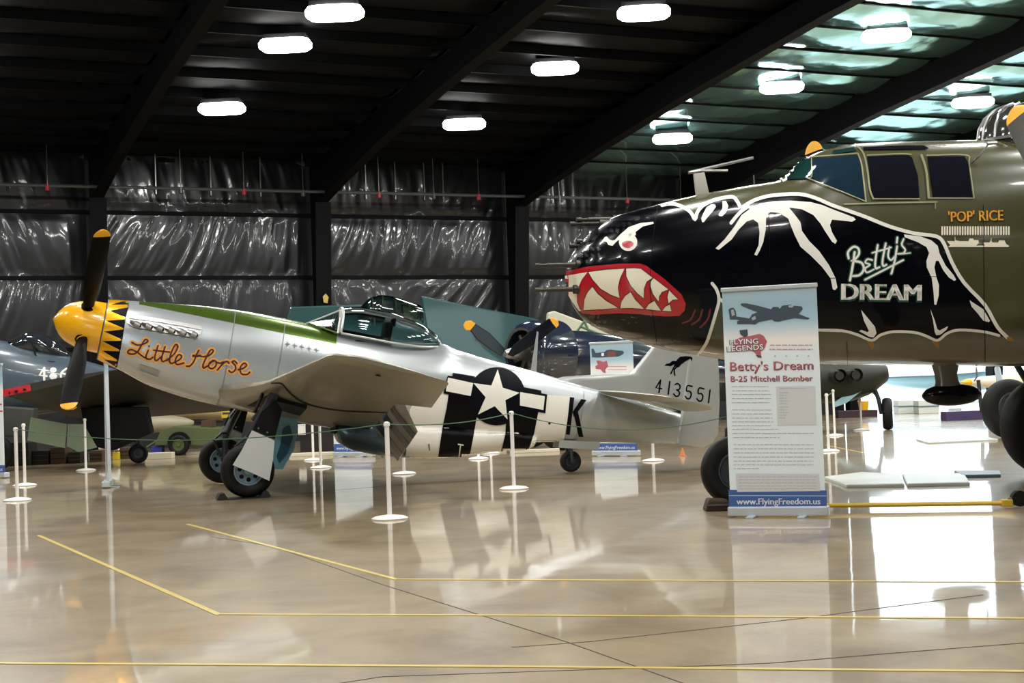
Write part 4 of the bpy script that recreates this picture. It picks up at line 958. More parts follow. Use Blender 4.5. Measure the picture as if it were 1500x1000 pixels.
for s in (-1, 1):
    MB().rings(wing_rings([(s*.5, 5.0, 2.55, 8.4, 2.45, .16, 1), (s*2.9, 5.1, 2.62, 8.1, 2.55, .15, 1), (s*4.4, 5.25, 2.64, 7.9, 2.58, .14, 1)]+([(s*6.5, 5.5, 2.66, 7.6, 2.62, .13, 1), (s*10.2, 5.9, 2.68, 7.0, 2.66, .11, 1)] if s < 0 else [(s*4.6, 5.3, 2.64, 7.85, 2.58, .08, 1)]))).build('wing', M['odf'], bo, smooth=40)
    MB().rings(wing_rings([(s*.1, 13.8, 2.95, 15.6, 2.95, .1, 1), (s*3.2, 14.0, 2.95, 15.4, 2.95, .1, 1)])).build('tailplane', M['odf'], bo, smooth=40)
    MB().rings([[Vector((p.x, s*3.2+p.y, p.z)) for p in r] for r in wing_rings([(2.3, 14.2, 0, 15.6, 0, .1, 1), (3.2, 13.9, 0, 15.8, 0, .1, 1), (4.2, 14.4, 0, 15.6, 0, .08, 1)], True)]).build('fin', M['odf'], bo, smooth=40)

# ================================================================== roll-up banners
M['ban_sky'] = mat('banner_print', 'ffffff', .45, coat=.15)
def banner_mat(name, z0, z1, top='9dbccb', mid='f2eeea', low='e6f1f6'):
    m = mat(name, 'ffffff', .42, coat=.2); nt = m.node_tree; b = nt.nodes['Principled BSDF']
    tc = nt.nodes.new('ShaderNodeTexCoord'); sp_ = nt.nodes.new('ShaderNodeSeparateXYZ'); nt.links.new(tc.outputs['Object'], sp_.inputs[0])
    r = nt.nodes.new('ShaderNodeMapRange'); r.inputs[1].default_value = z0; r.inputs[2].default_value = z1; nt.links.new(sp_.outputs[2], r.inputs[0])
    cr = nt.nodes.new('ShaderNodeValToRGB'); e = cr.color_ramp.elements; e[0].position = 0; e[0].color = (*lin(low), 1); e[1].position = 1; e[1].color = (*lin('a9c0cb'), 1)
    for p_, c_ in ((.70, low), (.76, mid), (.84, 'a9c9da'), (.92, top)): k = e.new(p_); k.color = (*lin(c_), 1)
    nt.links.new(r.outputs[0], cr.inputs[0]); nt.links.new(cr.outputs[0], b.inputs['Base Color']); return m
M['ban_blue'] = mat('banner_blue', '3f5f9e', .45); M['ban_red'] = mat('banner_red', 'b5616c', .5); M['ban_grey'] = mat('banner_grey', 'a9adb2', .5); M['ban_pale'] = mat('banner_pale', 'd2d4d6', .5); M['ban_rule'] = mat('banner_rule', 'a9bde0', .5)
M['ban_ink'] = mat('banner_ink', '3d4b58', .5); M['ban_steel'] = mat('banner_alu', 'c8d0d4', .35, .4)
class Board:
    """flat printed sheet standing at P with direction A; prints are laid on it from pixels"""
    def __init__(s, name, b0, b1, top, label, group=None):
        s.A = (b1-b0); s.w = s.A.length; s.A.normalize(); s.yaw = math.atan2(s.A.y, s.A.x); s.M = frame(b0, s.yaw); s.Mi = s.M.inverted(); s.N = Vector((s.A.y, -s.A.x, 0)); s.b0 = b0; s.h = top
        s.o = empty(name, b0, (0, 0, s.yaw)); tag(s.o, label, 'banner', group); s.n = 0
    def loc(s, px, py):
        v = s.Mi @ onplane(px, py, s.b0, s.N); return v
    def pr(s, name, shapes, m, off, parent=None):
        mb = MB()
        for vs, fs in shapes:
            v2, f2 = bisect2d(vs, fs, 0); mb.add([Vector((s.loc(*p).x, -off, s.loc(*p).z)) for p in v2], f2)
        return mb.build(name, m, parent or s.o, smooth=0, tri=True)
    def frame(s, m, bh=.09):
        s.sheet = MB().box((s.w/2, 0, (s.h+bh)/2), (s.w-.03, .006, s.h-bh)).build('printed_sheet', m, s.o, smooth=0)
        MB().box((s.w/2, 0, s.h), (s.w-.01, .035, .04)).build('top_rail', M['ban_steel'], s.o, smooth=0, bev=.008)
        MB().box((s.w/2, .03, bh/2+.012), (s.w+.02, .13, bh)).build('base_cassette', M['ban_steel'], s.o, smooth=0, bev=.015)
        for u in (.24, .76): MB().box((s.w*u, -.03, .008), (.07, .26, .016)).build('foot', M['ban_steel'], s.o, smooth=0, bev=.004)
        MB().tube([(s.w/2, .05, .08), (s.w/2, .03, s.h)], .011, 8).build('support_pole', M['ban_steel'], s.o)
b0, b1 = ground(1068.5, 757.5), ground(1212.5, 757)
zt = onplane(1125, 421, b0, Vector(((b1-b0).normalized().y, -(b1-b0).normalized().x, 0))).z
B1 = Board('roll_up_banner', b0, b1, zt, 'tall white roll-up banner with bomber picture in front of the nose wheel')
B1.frame(banner_mat('banner_sheet', .1, zt))
c8 = ((1050, 410), 6.665)
pic = B1.pr('bomber_picture', [poly([(115, 290), (130, 275), (165, 270), (185, 300), (192, 355), (320, 375), (345, 335), (385, 320), (400, 315), (250, 255), (232, 240), (240, 228), (290, 228), (400, 250), (530, 285), (550, 262), (600, 262), (615, 280), (640, 250), (720, 240), (740, 248), (830, 258), (840, 285), (820, 310), (800, 330), (860, 355), (910, 372), (890, 385), (830, 380), (760, 372), (650, 395), (600, 408), (560, 402), (540, 385), (410, 410), (375, 435), (340, 430), (300, 430), (200, 430), (200, 400), (225, 395), (190, 385), (130, 385)], *c8)], M['ban_ink'], .006, B1.sheet)
for q in ([(140, 295), (165, 285), (178, 340), (150, 355)], [(340, 370), (375, 350), (385, 380), (350, 395)], [(700, 250), (760, 245), (740, 268), (705, 268)]): B1.pr('picture_marking', [poly(q, *c8)], M['ban_grey'], .008, pic)
lg = B1.pr('flying_legends_logo', [poly([(330, 545), (420, 525), (460, 545), (492, 600), (470, 660), (430, 700), (435, 745), (400, 740), (360, 700), (330, 690), (180, 700), (150, 690), (165, 590), (235, 560)], *c8)], M['ban_red'], .006, B1.sheet)
for q in ([(222, 490), (300, 482), (305, 540), (270, 560), (230, 530)], [(380, 730), (435, 738), (438, 758), (400, 755)]): B1.pr('logo_shape', [poly(q, *c8)], M['ban_ink'], .008, lg)
def bt(t, a, b, h, bold=0, o=c8):
    f_ = lambda p: (o[0][0]+p[0]/o[1], o[0][1]+p[1]/o[1]); return text_px(t, f_(a), f_(b), h/o[1], bold)
B1.pr('logo_lettering', [bt('FLYING', (126, 636), (406, 626), 54), bt('LEGENDS', (99, 704), (454, 682), 54), bt('FLYING', (138, 634), (414, 624), 54), bt('LEGENDS', (111, 702), (462, 680), 54)], M['ban_ink'], .009, lg)
B1.pr('logo_lettering', [bt('FLYING', (134, 630), (408, 620), 50, 0.01), bt('LEGENDS', (107, 698), (456, 676), 50, 0.01)], M['pure_white'], .011, lg)
for nm_, a_ in (('title_shadow', bt("Betty's Dream", (134, 890), (946, 876), 88)), ('subtitle_shadow', bt('B-25 Mitchell Bomber', (140, 995), (942, 988), 57))): B1.pr(nm_, [a_], M['ban_ink'], .006, B1.sheet)
tr_ = mat('title_red', 'c0606c', .5)
B1.pr('title', [bt("Betty's Dream", (130, 884), (938, 870), 84)], tr_, .008, B1.sheet); B1.pr('subtitle', [bt('B-25 Mitchell Bomber', (136, 990), (936, 983), 54)], tr_, .008, B1.sheet)
B1.pr('slogan', [bt('IN SUPPORT OF THE MUSEUM AND', (520, 640), (935, 640), 11), bt('OUR VETERANS AND THE CREWS', (515, 680), (945, 676), 11)], M['ban_red'], .006, B1.sheet) if False else None
def rules(pts): return sum([stroke([a_, b_], w_, sm=0, capped=False) for a_, b_, w_ in pts], [])
ln = []
random.seed(5)
def dash(x0, x1, y, wd=.8):
    x = x0; o_ = []
    while x < x1-1:
        L_ = random.uniform(3, 9); o_.append(((x, y), (min(x+L_, x1), y+.0), wd)); x += L_+random.uniform(.8, 1.8)
    return o_
sl = dash(1128, 1190, 505.4, 1.6)+dash(1127, 1191, 511.5, 1.6)
B1.pr('slogan', rules(sl), mat('slogan_red', 'cf9aa0', .5), .006, B1.sheet)
B1.pr('small_stars', [poly([(1135.5+i*16.3+1.9*cos(a_*pi/5-pi/2)*(1 if a_ % 2 == 0 else .45), 521.5+1.9*sin(a_*pi/5-pi/2)*(1 if a_ % 2 == 0 else .45)) for a_ in range(10)]) for i in range(4)], M['ban_grey'], .006, B1.sheet)
for y in (566, 572, 577.5, 583.5, 589.5): ln += dash(1072, 1128+random.uniform(-3, 2), y)
for y in (600, 606, 612, 617.5, 623): ln += dash(1072.5, 1133+random.uniform(-5, 1), y)
ln += dash(1073, 1140, 628.5)+dash(1073, 1192, 634.5)+dash(1074, 1142, 640.5)
for y in (651, 657, 663, 669, 675, 680.5): ln += dash(1075, 1194+random.uniform(-3, 0), y)
ln += dash(1075, 1112, 686)
tag(B1.pr('body_text', rules(ln), M['ban_grey'], .006, B1.sheet), kind='stuff')
B1.pr('text_box', [poly([(1137, 566), (1194, 565), (1196, 622), (1139, 623)])], M['ban_pale'], .0055, B1.sheet)
ln = []
for y in (568.5, 575, 579, 583, 587, 591, 596, 600, 604, 608, 612): ln += dash(1142, 1142+random.choice((10, 14, 18)) if y > 570 else 1182, y, .7)
tag(B1.pr('box_text', rules(ln), M['ban_grey'], .007, B1.sheet), kind='stuff')
B1.pr('footer_band', [poly([(1067.3, 717), (1211, 718), (1211.5, 748.5), (1068.3, 749.5)])], M['ban_blue'], .0055, B1.sheet)
B1.pr('text_box', [poly([(1078, 693), (1200, 694), (1201.5, 719), (1080, 720)])], M['ban_pale'], .007, B1.sheet)
tag(B1.pr('box_text', rules(sum([dash(1082, 1196, y, .7) for y in (698, 702.5, 707, 711.5, 715.5)], [])), M['ban_grey'], .008, B1.sheet), kind='stuff')
B1.pr('footer_rule', rules([((1067.8, 725.5), (1211, 726), 1.1), ((1068, 743), (1211.5, 743), 1.3)]), M['ban_rule'], .007, B1.sheet)
B1.pr('web_address', [text_px('www.FlyingFreedom.us', (1079+dx, 738.5), (1201.5+dx, 738.2), 9) for dx in (0, .5)], M['pure_white'], .008, B1.sheet)

def small_banner(pxl, pxr, base, top, label, pic=True):
    a, b = ground(pxl, base), ground(pxr, base); B = Board('roll_up_banner', a, b, onplane((pxl+pxr)/2, top, a, Vector(((b-a).normalized().y, -(b-a).normalized().x, 0))).z, label)
    B.frame(banner_mat('banner_sheet_b', .1, B.h))
    bl = B.pr('footer_band', [poly([(pxl+.5, base-19), (pxr, base-19), (pxr, base-7), (pxl+.5, base-7)])], M['ban_blue'], .0055, B.sheet)
    B.pr('web_address', [text_px('www.FlyingFreedom.us', (pxl+4, base-10.5), (pxr-4, base-10.8), 4.6)], M['pure_white'], .007, B.sheet)
    return B
B2 = small_banner(869, 934, 668, 501, 'roll-up banner behind the silver tail with small dark aircraft picture')
p2 = B2.pr('aircraft_picture', [poly([(232, 55), (248, 52), (265, 85), (330, 75), (345, 62), (375, 58), (420, 65), (460, 68), (472, 80), (462, 95), (430, 110), (330, 115), (270, 118), (238, 115)], *c6)], M['ban_ink'], .006, B2.sheet)
B2.pr('aircraft_marking', [poly([(350, 72), (410, 70), (412, 108), (352, 110)], *c6)], mat('pic_brown', '7a4a40', .5), .008, p2)
B2.pr('aircraft_marking', [poly([(306, 85), (325, 83), (325, 105), (306, 106)], *c6)], M['pure_white'], .008, p2)
B2.pr('logo_shape', [poly([(268, 140), (290, 138), (320, 150), (345, 140), (357, 180), (335, 205), (338, 232), (318, 226), (300, 205), (265, 200), (262, 180), (280, 170)], *c6)], M['ban_red'], .006, B2.sheet)
B2.pr('slogan', rules([((891, 536.5), (918, 536.5), .9), ((891, 541), (918, 541), .9)]), bpy.data.materials['slogan_red'], .006, B2.sheet)
B3 = small_banner(489, 545, 669, 520, 'roll-up banner seen beneath the silver fighter near its radiator scoop')
B4 = small_banner(-52, 8, 700, 535, 'roll-up banner cut off by the left edge of the picture')
B4.pr('title', [text_px('Corsair', (-48, 597), (6, 597), 6, .03), text_px('Fighter', (-44, 606), (6, 606), 5, .03)], M['ban_red'], .006, B4.sheet) if False else None
B4.pr('slogan', rules([((-46, 592), (3, 592), 2.4), ((-44, 602), (4, 602), 2.4)]), M['ban_red'], .006, B4.sheet)
# banner seen edge-on
e0 = ground(158.5, 715); dirv = (e0-CAM).normalized(); e1 = e0+Vector((dirv.x, dirv.y, 0)).normalized()*.9+Vector((dirv.y, -dirv.x, 0))*.05
B5 = Board('roll_up_banner', Vector(e0), Vector((e1.x, e1.y, 0)), 2.15, 'white roll-up banner seen edge-on below the yellow spinner')
B5.frame(banner_mat('banner_sheet_c', .1, 2.15))

# ================================================================== stanchions and ropes
stp = None
def stanchion(px, py, label, h=1.0, gp=None):
    global stp
    p = gp or ground(px, py-3)
    if stp is None:
        r = empty('stanchion', p)
        MB().lathe([(0, 0), (.185, 0), (.19, .012), (.15, .03), (.05, .045), (.0, .05)], 32).build('base', M['stanchion'], r, smooth=40)
        MB().lathe([(.0, .04), (.024, .04), (.024, .96), (.0, .96)], 16).build('post', M['stanchion'], r, smooth=50)
        MB().lathe([(0, .95), (.031, .95), (.033, .97), (.03, .99), (.012, 1.0), (0, 1.0)], 16).build('cap', M['stanchion'], r, smooth=50)
        stp = r
    else: r = copy_tree(stp)
    r.location = p; tag(r, label, 'stanchion', 'white rope stanchions')
    return p+Vector((0, 0, .975))
s1 = stanchion(571, 763, 'nearest white stanchion, in front of the radiator scoop')
s2 = stanchion(753, 719, 'white stanchion in front of the star insignia')
s3 = stanchion(25.5, 736, 'front one of the two white stanchions at the left edge')
s4 = stanchion(36.5, 714, 'rear one of the two white stanchions at the left edge')
s5 = stanchion(126, 692, 'white stanchion below the dark aircraft, left of the edge-on banner')
s6 = stanchion(459, 677, 'rear one of two white stanchions right of the fighter wheels')
s7 = stanchion(470, 688, 'front one of two white stanchions right of the fighter wheels')
s8 = stanchion(592, 697, 'white stanchion behind the belly, right of the nearest one')
s9 = stanchion(701, 675, 'left one of two distant stanchions below the black stripe')
s10 = stanchion(719, 667, 'right one of two distant stanchions below the black stripe')
s11 = stanchion(957, 678, 'white stanchion beneath the silver tail, left of the bomber wheel')
s12 = stanchion(1214, 664, 'nearer white stanchion just right of the tall banner')
s13 = stanchion(1223, 641, 'farther white stanchion just right of the tall banner')
s14 = stanchion(1262, 633, 'white stanchion in front of the yellow bucket')
def rope(a, b, sag, label):
    mb = MB().tube([a.lerp(b, i/16)-Vector((0, 0, sag*4*(i/16)*(1-i/16))) for i in range(17)], .006, 6)
    tag(mb.build('barrier_rope', M['rope'], None), label, 'rope', 'thin green barrier ropes')
rope(s3, s1, .16, 'thin green rope from left edge stanchion to nearest stanchion')
rope(s1, s2, .06, 'thin green rope from nearest stanchion to the one before the star')
s15 = stanchion(0, 0, 'white stanchion hidden behind the tall banner and bomber nose wheel', gp=Vector((3.1, 18.6, 0)))
rope(s2, s15, .26, 'thin green rope from the star stanchion past the silver tail')
rope(s12, s13, .03, 'thin rope between the two stanchions right of the tall banner')

# ================================================================== aircraft and clutter in the background
def vframe(px, py, D, yaw):
    P = at(px, py, D); P.z = 0; return frame(P, yaw)
def vloc(Mx, px, py, y=0):
    P = Mx @ Vector((0, y, 0)); n = Mx.to_3x3() @ Vector((0, 1, 0)); return Mx.inverted() @ onplane(px, py, P, n)
def bg_loft(Mx, st, hw, nt=2.2, nb=2.2, n=40, y=0):
    S_ = []
    for k, (px, pt, pb) in enumerate(st):
        a = vloc(Mx, px, pt, y); b = vloc(Mx, px, pb, y); w_ = hw[k] if isinstance(hw, (list, tuple)) else hw
        S_.append((a.x, a.z, b.z, w_, (a.z+b.z)/2, nt, nb))
    S_.sort(); R = fuselage_rings(S_, frange(S_[0][0], S_[-1][0], n), 32)
    return MB().rings([[p+Vector((0, y, 0)) for p in r] for r in R])
def pl(Mx, pts, y, th): return MB().prism([vloc(Mx, *p, y) for p in pts], (0, th, 0))
# --- dark navy aircraft at the left
LM = vframe(60, 600, 31, .12); la = empty('parked_aircraft'); la.matrix_world = LM
tag(la, 'dark blue-grey aircraft with white number behind the yellow spinner', 'aircraft')
M['slate'] = mat('slate_paint', '45525c', .3, .1, coat=.4, mottle=(1.5, .1)); M['wing_dark'] = mat('wing_dark', '2c2a25', .45, spec=.3)
lf = bg_loft(LM, [(-160, 505, 605), (-60, 492, 610), (10, 500, 612), (60, 512, 606), (110, 524, 600), (160, 538, 592), (220, 552, 588), (300, 562, 585)], [.6, .65, .65, .6, .5, .42, .35, .25])
lf.build('fuselage', M['slate'], la, smooth=60); skL = Skin(LM, [lf])
lc = bg_loft(LM, [(12, 501, 520), (28, 493, 520), (43, 485, 522), (60, 487, 524), (80, 497, 526), (100, 514, 528)], [.2, .3, .34, .34, .3, .12])
lco = lc.build('canopy', mat('canopy_dark', '23272b', .08, coat=1), la, smooth=60)
fr_ = [[vloc(LM, 43, 485, 0)+Vector((0, 0, .01)), vloc(LM, 47, 500, -.33), vloc(LM, 54, 527, -.40)], [vloc(LM, 54, 527, -.42), vloc(LM, 75, 530, -.42), vloc(LM, 100, 531, -.3)], [vloc(LM, 12, 502, -.2), vloc(LM, 43, 485, 0)]]
for p in fr_: MB().tube(p, .022, 6).build('canopy_frame', M['matt_black'], lco)
decal('number', digit('4', 58, 538, 11, 17, 0, 3.4)+[poly([(78+5*cos(a)*1, 542+4*sin(a)) for a in frange(0, 5.5, 7)]), poly([(78+6*cos(a), 551+5*sin(a)) for a in frange(0, 5.5, 7)])]+stroke([(97, 540), (90, 546), (90, 554), (97, 555), (99, 549), (92, 547)], 2.8), M['white'], la, skL, .01, 6)
tipLE, tipTE, rTE, rLE = [LM.inverted() @ at(*p) for p in ((0, 577, 27.2), (172, 541, 28.2), (350, 600, 31), (95, 607, 31))]
R_ = []
for A_, B_ in ((tipLE, tipTE), (rLE, rTE)):
    ch = B_-A_; R_.append([A_+ch*u+Vector((0, 0, w_*ch.length*.55)) for u, w_ in airfoil(8, .13)])
lw = MB().rings(R_).build('wing', M['wing_dark'], la, smooth=40)
gs = [LM.inverted() @ at(*p) for p in ((5, 571, 27.1), (44, 562.5, 27.35), (46, 572, 27.35), (5, 581, 27.1))]
rs = MB().prism(gs, (0, -.03, 0)).build('gun_tape', M['red'], lw, smooth=0)
for q in ((13.5, 575.5), (24, 573), (36, 570.5)):
    p = LM.inverted() @ at(*q, 27.15); MB().tube([p+Vector((0, -.03, 0)), p+Vector((0, .03, 0))], .025, 10).build('gun_port', M['matt_black'], rs)
M['sage'] = mat('sage', '78866e', .5)
for pts in ([(45, 611), (98, 621), (95, 656), (40, 645)], [(99, 621), (122, 621), (142, 655), (115, 662), (98, 653)]):
    MB().prism([LM.inverted() @ at(*p, 29) for p in pts], (0, .04, 0)).build('gear_door', M['sage'], la, smooth=0)
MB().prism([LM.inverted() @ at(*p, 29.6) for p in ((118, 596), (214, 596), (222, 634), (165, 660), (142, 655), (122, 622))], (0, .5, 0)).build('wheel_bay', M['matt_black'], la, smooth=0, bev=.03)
MB().prism([LM.inverted() @ at(*p, 30) for p in ((5, 595), (50, 598), (46, 640), (5, 640))], (0, .5, 0)).build('oleo_housing', mat('oleo', '3c3f38', .5), la, smooth=0, bev=.03)
c_ = ground(203, 678); c_.z = .20; c_ = LM.inverted() @ c_
wheel(la, c_, (.15, -1, 0), .20, .14, mh=M['gear_grey'], holes=0)
MB().tube([c_, c_+Vector((.03, 0, .2)), c_+Vector((.02, .05, .6))], .04, 10).build('tail_wheel_leg', M['gear_grey'], la)
c_ = LM.inverted() @ ground(-12, 692); MB().tube([c_+Vector((0, .3, .1)), c_+Vector((.05, .3, 1.0))], .09, 12).build('gear_leg', M['gear_grey'], la)
wheel(la, c_+Vector((0, .3, .36)), (0, -1, 0), .36, .24, mh=M['gear_grey'], holes=0)

# --- dark radial engined aircraft behind the fighter
CM = vframe(800, 560, 31, .25); ca = empty('parked_aircraft'); ca.matrix_world = CM
tag(ca, 'dark navy radial-engined aircraft with yellow-tipped propeller behind the striped fuselage', 'aircraft')
CI = CM.inverted()
M['navy_gloss'] = mat('navy_gloss', '222a3a', .15, coat=1)
cf = bg_loft(CM, [(783, 490, 565), (800, 484, 572), (840, 484, 575), (885, 489, 572), (930, 498, 565), (1000, 515, 560), (1060, 530, 560)], [.55, .68, .72, .7, .65, .4, .2], n=30)
cf.build('fuselage', M['navy_gloss'], ca, smooth=60); skc = Skin(CM, [cf])
hubp = CI @ at(752, 518, 29.6); ax_ = Vector((-.9, -.42, .0)).normalized()
Q = ax_.to_track_quat('Z', 'Y').to_matrix().to_4x4(); Q.translation = CI @ at(783, 517, 30.4)
cw_ = MB().lathe([(.66, -.6), (.66, .05), (.60, .28), (.52, .36), (.47, .34), (.50, .2), (.52, -.2)], 36, Q).build('cowling', M['navy_gloss'], ca, smooth=60)
MB().lathe([(.50, .05), (.3, .1), (0, .12)], 24, Q).build('engine_face', M['matt_black'], cw_, smooth=60)
for k in range(9):
    a = 2*pi*k/9; MB().tube([Q @ Vector((.14*cos(a), .14*sin(a), .16)), Q @ Vector((.42*cos(a), .42*sin(a), .16))], .07, 8).build('cylinder', M['gun'], cw_)
MB().tube([Q @ Vector((0, 0, .1)), Q @ Vector((0, 0, .42)), Q @ Vector((0, 0, .68))], [.17, .14, .10], 16).tube([Q @ Vector((0, 0, .66)), Q @ Vector((0, 0, .78))], [.10, .06], 16).build('propeller_hub', M['steel'], ca, smooth=50)
def bplate(name, pts, D, th, m, par, tipn=None):
    return MB().prism([CI @ at(*p, D) for p in pts], (0, th, 0)).build(name, m, par, smooth=0, bev=.012)
b1_ = bplate('blade', [(689, 484), (697, 474), (718, 488), (741, 512), (734, 522), (716, 510), (700, 498)], 29.3, .06, M['black'], ca)
bplate('blade_tip', [(679, 476), (683, 470), (690, 469), (697, 474), (689, 484), (682, 483)], 29.3, .06, M['yellow_tip'], b1_)
b2_ = bplate('blade', [(744, 520), (752, 506), (778, 484), (805, 466), (815, 480), (790, 500), (752, 522)], 29.3, .06, M['black'], ca)
bplate('blade_tip', [(805, 466), (811, 465), (818, 470), (819, 476), (815, 480), (809, 474)], 29.3, .06, M['yellow_tip'], b2_)
bplate('blade', [(787, 485), (789, 486), (786, 548), (777, 548)], 29.1, .05, mat('blade_grey', '8a8f90', .4), ca)
decal('painted_figure', [poly([(795, 541), (806, 538), (812, 532), (815, 520), (820, 528), (825, 523), (828, 535), (824, 543), (812, 545)])], mat('lime', 'a5b84a', .4), ca, skc, .01, 6)
decal('intake', [poly([(827, 506), (838, 507), (852, 514), (848, 521), (836, 522), (829, 516)])], mat('intake', '6e6a55', .5), ca, skc, .01, 6)
M['teal_gloss'] = mat('teal_gloss', '24494a', .25, coat=.5, bump=(1.5, .2))
def wslab(pts, D0, D1, m, par, th=.16, name='folded_wing'):
    P = [CI @ at(px, py, D0+(D1-D0)*k/(len(pts)-1)) for k, (px, py) in enumerate(pts)]
    return MB().prism(P, (0, th, 0)).build(name, m, par, smooth=0, bev=.03)
wslab([(617, 433), (700, 450), (779, 465), (806, 474), (806, 530), (740, 545), (660, 520), (628, 500)], 33, 33, M['teal_gloss'], ca)
wslab([(803, 458), (812, 455), (906, 490), (906, 510), (800, 500)], 34, 34, mat('pale_wing', 'c9c6b0', .4), ca)
for a, b in (((856, 470), (842, 490)), ((856, 470), (866, 494)), ((850, 478), (880, 490))):
    MB().tube([CI @ at(*a, 33), CI @ at(*b, 33)], .03, 6).build('wing_brace', mat('brace', '4c6a50', .5), ca)
gc = CI @ at(800, 560, 31); gc = Vector((gc.x, -.9, .42))
wheel(ca, gc, (0, -1, 0), .42, .26, mh=M['gear_grey'], holes=0); wheel(ca, gc+Vector((0, 2.2, 0)), (0, -1, 0), .42, .26, mh=M['gear_grey'], holes=0)
MB().tube([gc+Vector((0, .2, 0)), gc+Vector((.1, .3, 1.1))], .07, 10).tube([gc+Vector((0, 2.0, 0)), gc+Vector((.1, 1.8, 1.1))], .07, 10).build('gear_leg', M['gear_grey'], ca)

# --- second aircraft whose canopy shows above the fighter's canopy
DM = vframe(570, 560, 34, .2); da = empty('parked_aircraft'); da.matrix_world = DM; CI = DM.inverted()
tag(da, 'teal aircraft with long framed canopy seen above the fighter canopy', 'aircraft')
bg_loft(DM, [(440, 476, 560), (500, 470, 570), (600, 468, 570), (680, 480, 560), (740, 500, 550)], [.3, .55, .6, .5, .3]).build('fuselage', M['teal'], da, smooth=60)
dc = bg_loft(DM, [(525, 452, 480), (545, 435, 480), (558, 432, 480), (575, 434, 480), (600, 442, 480), (620, 448, 480)], [.2, .34, .36, .36, .34, .3]).build('canopy', M['canopy'], da, smooth=60)
for a in ((545, 436), (560, 432.5), (578, 435), (598, 441.5), (618, 447)):
    t_ = vloc(DM, *a); MB().tube([Vector((t_.x, .36*sin(u), t_.z-.75*(1-cos(u)))) for u in frange(-pi/2, pi/2, 10)], .016, 6).build('canopy_frame', mat('frame_green', '4d5c3c', .5) if 'frame_green' not in bpy.data.materials else bpy.data.materials['frame_green'], dc)
MB().prism([vloc(DM, *p) for p in ((590, 446), (610, 450), (612, 468), (592, 468))], (0, .3, 0)).build('rear_seat', bpy.data.materials['frame_green'], da, smooth=0)
MB().prism([CI @ at(*p, 34.5) for p in ((425, 449), (545, 445), (545, 490), (416, 482))], (0, .2, 0)).build('folded_wing', M['teal_gloss'], da, smooth=0, bev=.04)
gc = vloc(DM, 600, 560); gc = Vector((gc.x, 0, .35)); wheel(da, gc, (0, -1, 0), .35, .2, mh=M['gear_grey'], holes=0)
MB().tube([gc, gc+Vector((0, 0, 1.0))], .07, 10).build('gear_leg', M['gear_grey'], da)

# --- pale shapes behind the wheels of the fighter
def gbox(name, x0, x1, ytop, base, depth, m, label, cat, yaw=0, group=None, bev=.01):
    a = ground(x0, base); b = ground(x1, base-(x1-x0)*.036*1.0); D = a.y; b = at(x1, base, D); zt_ = at((x0+x1)/2, ytop, D).z
    wd = (b-a).x; r = empty(name, Vector((a.x+wd/2, D+depth/2, 0)), (0, 0, yaw))
    MB().box((0, 0, (zt_)/2), (wd, depth, zt_)).build('body', m, r, smooth=0, bev=bev); tag(r, label, cat, group); return r, wd, zt_
PM = vframe(240, 620, 38, .1); pa = empty('parked_aircraft'); pa.matrix_world = PM; tag(pa, 'cream and grey aircraft tail far behind the fighter nose', 'aircraft')
bg_loft(PM, [(170, 604, 640), (205, 606, 636), (240, 607, 632), (270, 611, 628), (284, 616, 621)], [.4, .4, .35, .2, .05], n=24).build('fuselage', mat('cream_paint', '9d9880', .4), pa, smooth=60)
bg_loft(PM, [(238, 606, 612), (262, 598, 614), (290, 592, 614), (335, 590, 616), (380, 592, 618)], [.1, .4, .5, .5, .5], y=1.2, n=24).build('tail_fairing', mat('tan_paint', 'a6966e', .4), pa, smooth=60)
c_ = PM.inverted() @ ground(190, 668); c_.z = .25; wheel(pa, c_, (0, -1, 0), .25, .16, mh=M['gear_grey'], holes=0)
MB().tube([c_, c_+Vector((.05, 0, 1.0))], .05, 8).build('gear_leg', M['gear_grey'], pa)
M['army_green'] = mat('army_green', '4c5630', .6); M['brown'] = mat('brown', '4a3524', .7)
tr, tw_, th_ = gbox('trailer', 232, 326, 625, 667, 1.1, M['army_green'], 'green military trailer behind the fighter front wheels', 'trailer') if False else (None, 0, 0)
a = ground(262, 667); TD = a.y; tr = empty('trailer', Vector((at(278, 660, TD).x, TD+.7, 0))); tag(tr, 'green military trailer with round wheel left of the fighter wheels', 'trailer')
def tl(px, py, dy=0): p = at(px, py, TD+.1+dy); return p-tr.location
MB().prism([tl(*p) for p in ((226, 652), (236, 628), (255, 624), (326, 627), (326, 653))], (0, 1.1, 0)).build('body', M['army_green'], tr, smooth=0, bev=.02)
MB().prism([tl(*p, -.08) for p in [(262+17*cos(a_), 650-18*sin(a_)) for a_ in frange(0, pi, 10)]+[(262+14*cos(a_), 650-14.5*sin(a_)) for a_ in frange(pi, 0, 10)]], (0, .15, 0)).build('mudguard', M['matt_black'], tr, smooth=0)
wc_ = tl(262, 650, -.05); wheel(tr, Vector((wc_.x, wc_.y, .24)), (0, -1, 0), .24, .16, mh=M['army_green'], holes=0)
MB().tube([tl(236, 642, .5), tl(215, 655, .5)], .03, 8).build('draw_bar', M['army_green'], tr)
MB().prism([tl(*p, .1) for p in ((295, 616), (310, 614), (311, 627), (294, 627))], (0, .5, 0)).build('tool_box', M['brown'], tr, smooth=0, bev=.01)
gx = lambda *a, **k: gbox(*a, **k)
M['yellow_crate'] = mat('yellow_crate', 'd0b420', .5); M['dark_crate'] = mat('dark_crate', '1b1613', .7); M['curb'] = mat('curb', 'cfc8b2', .6); M['blue_box'] = mat('blue_box', '2c3490', .5)
gx('crate', 328, 341, 612, 661, .5, M['dark_crate'], 'dark crate stack right of the green trailer', 'crate')
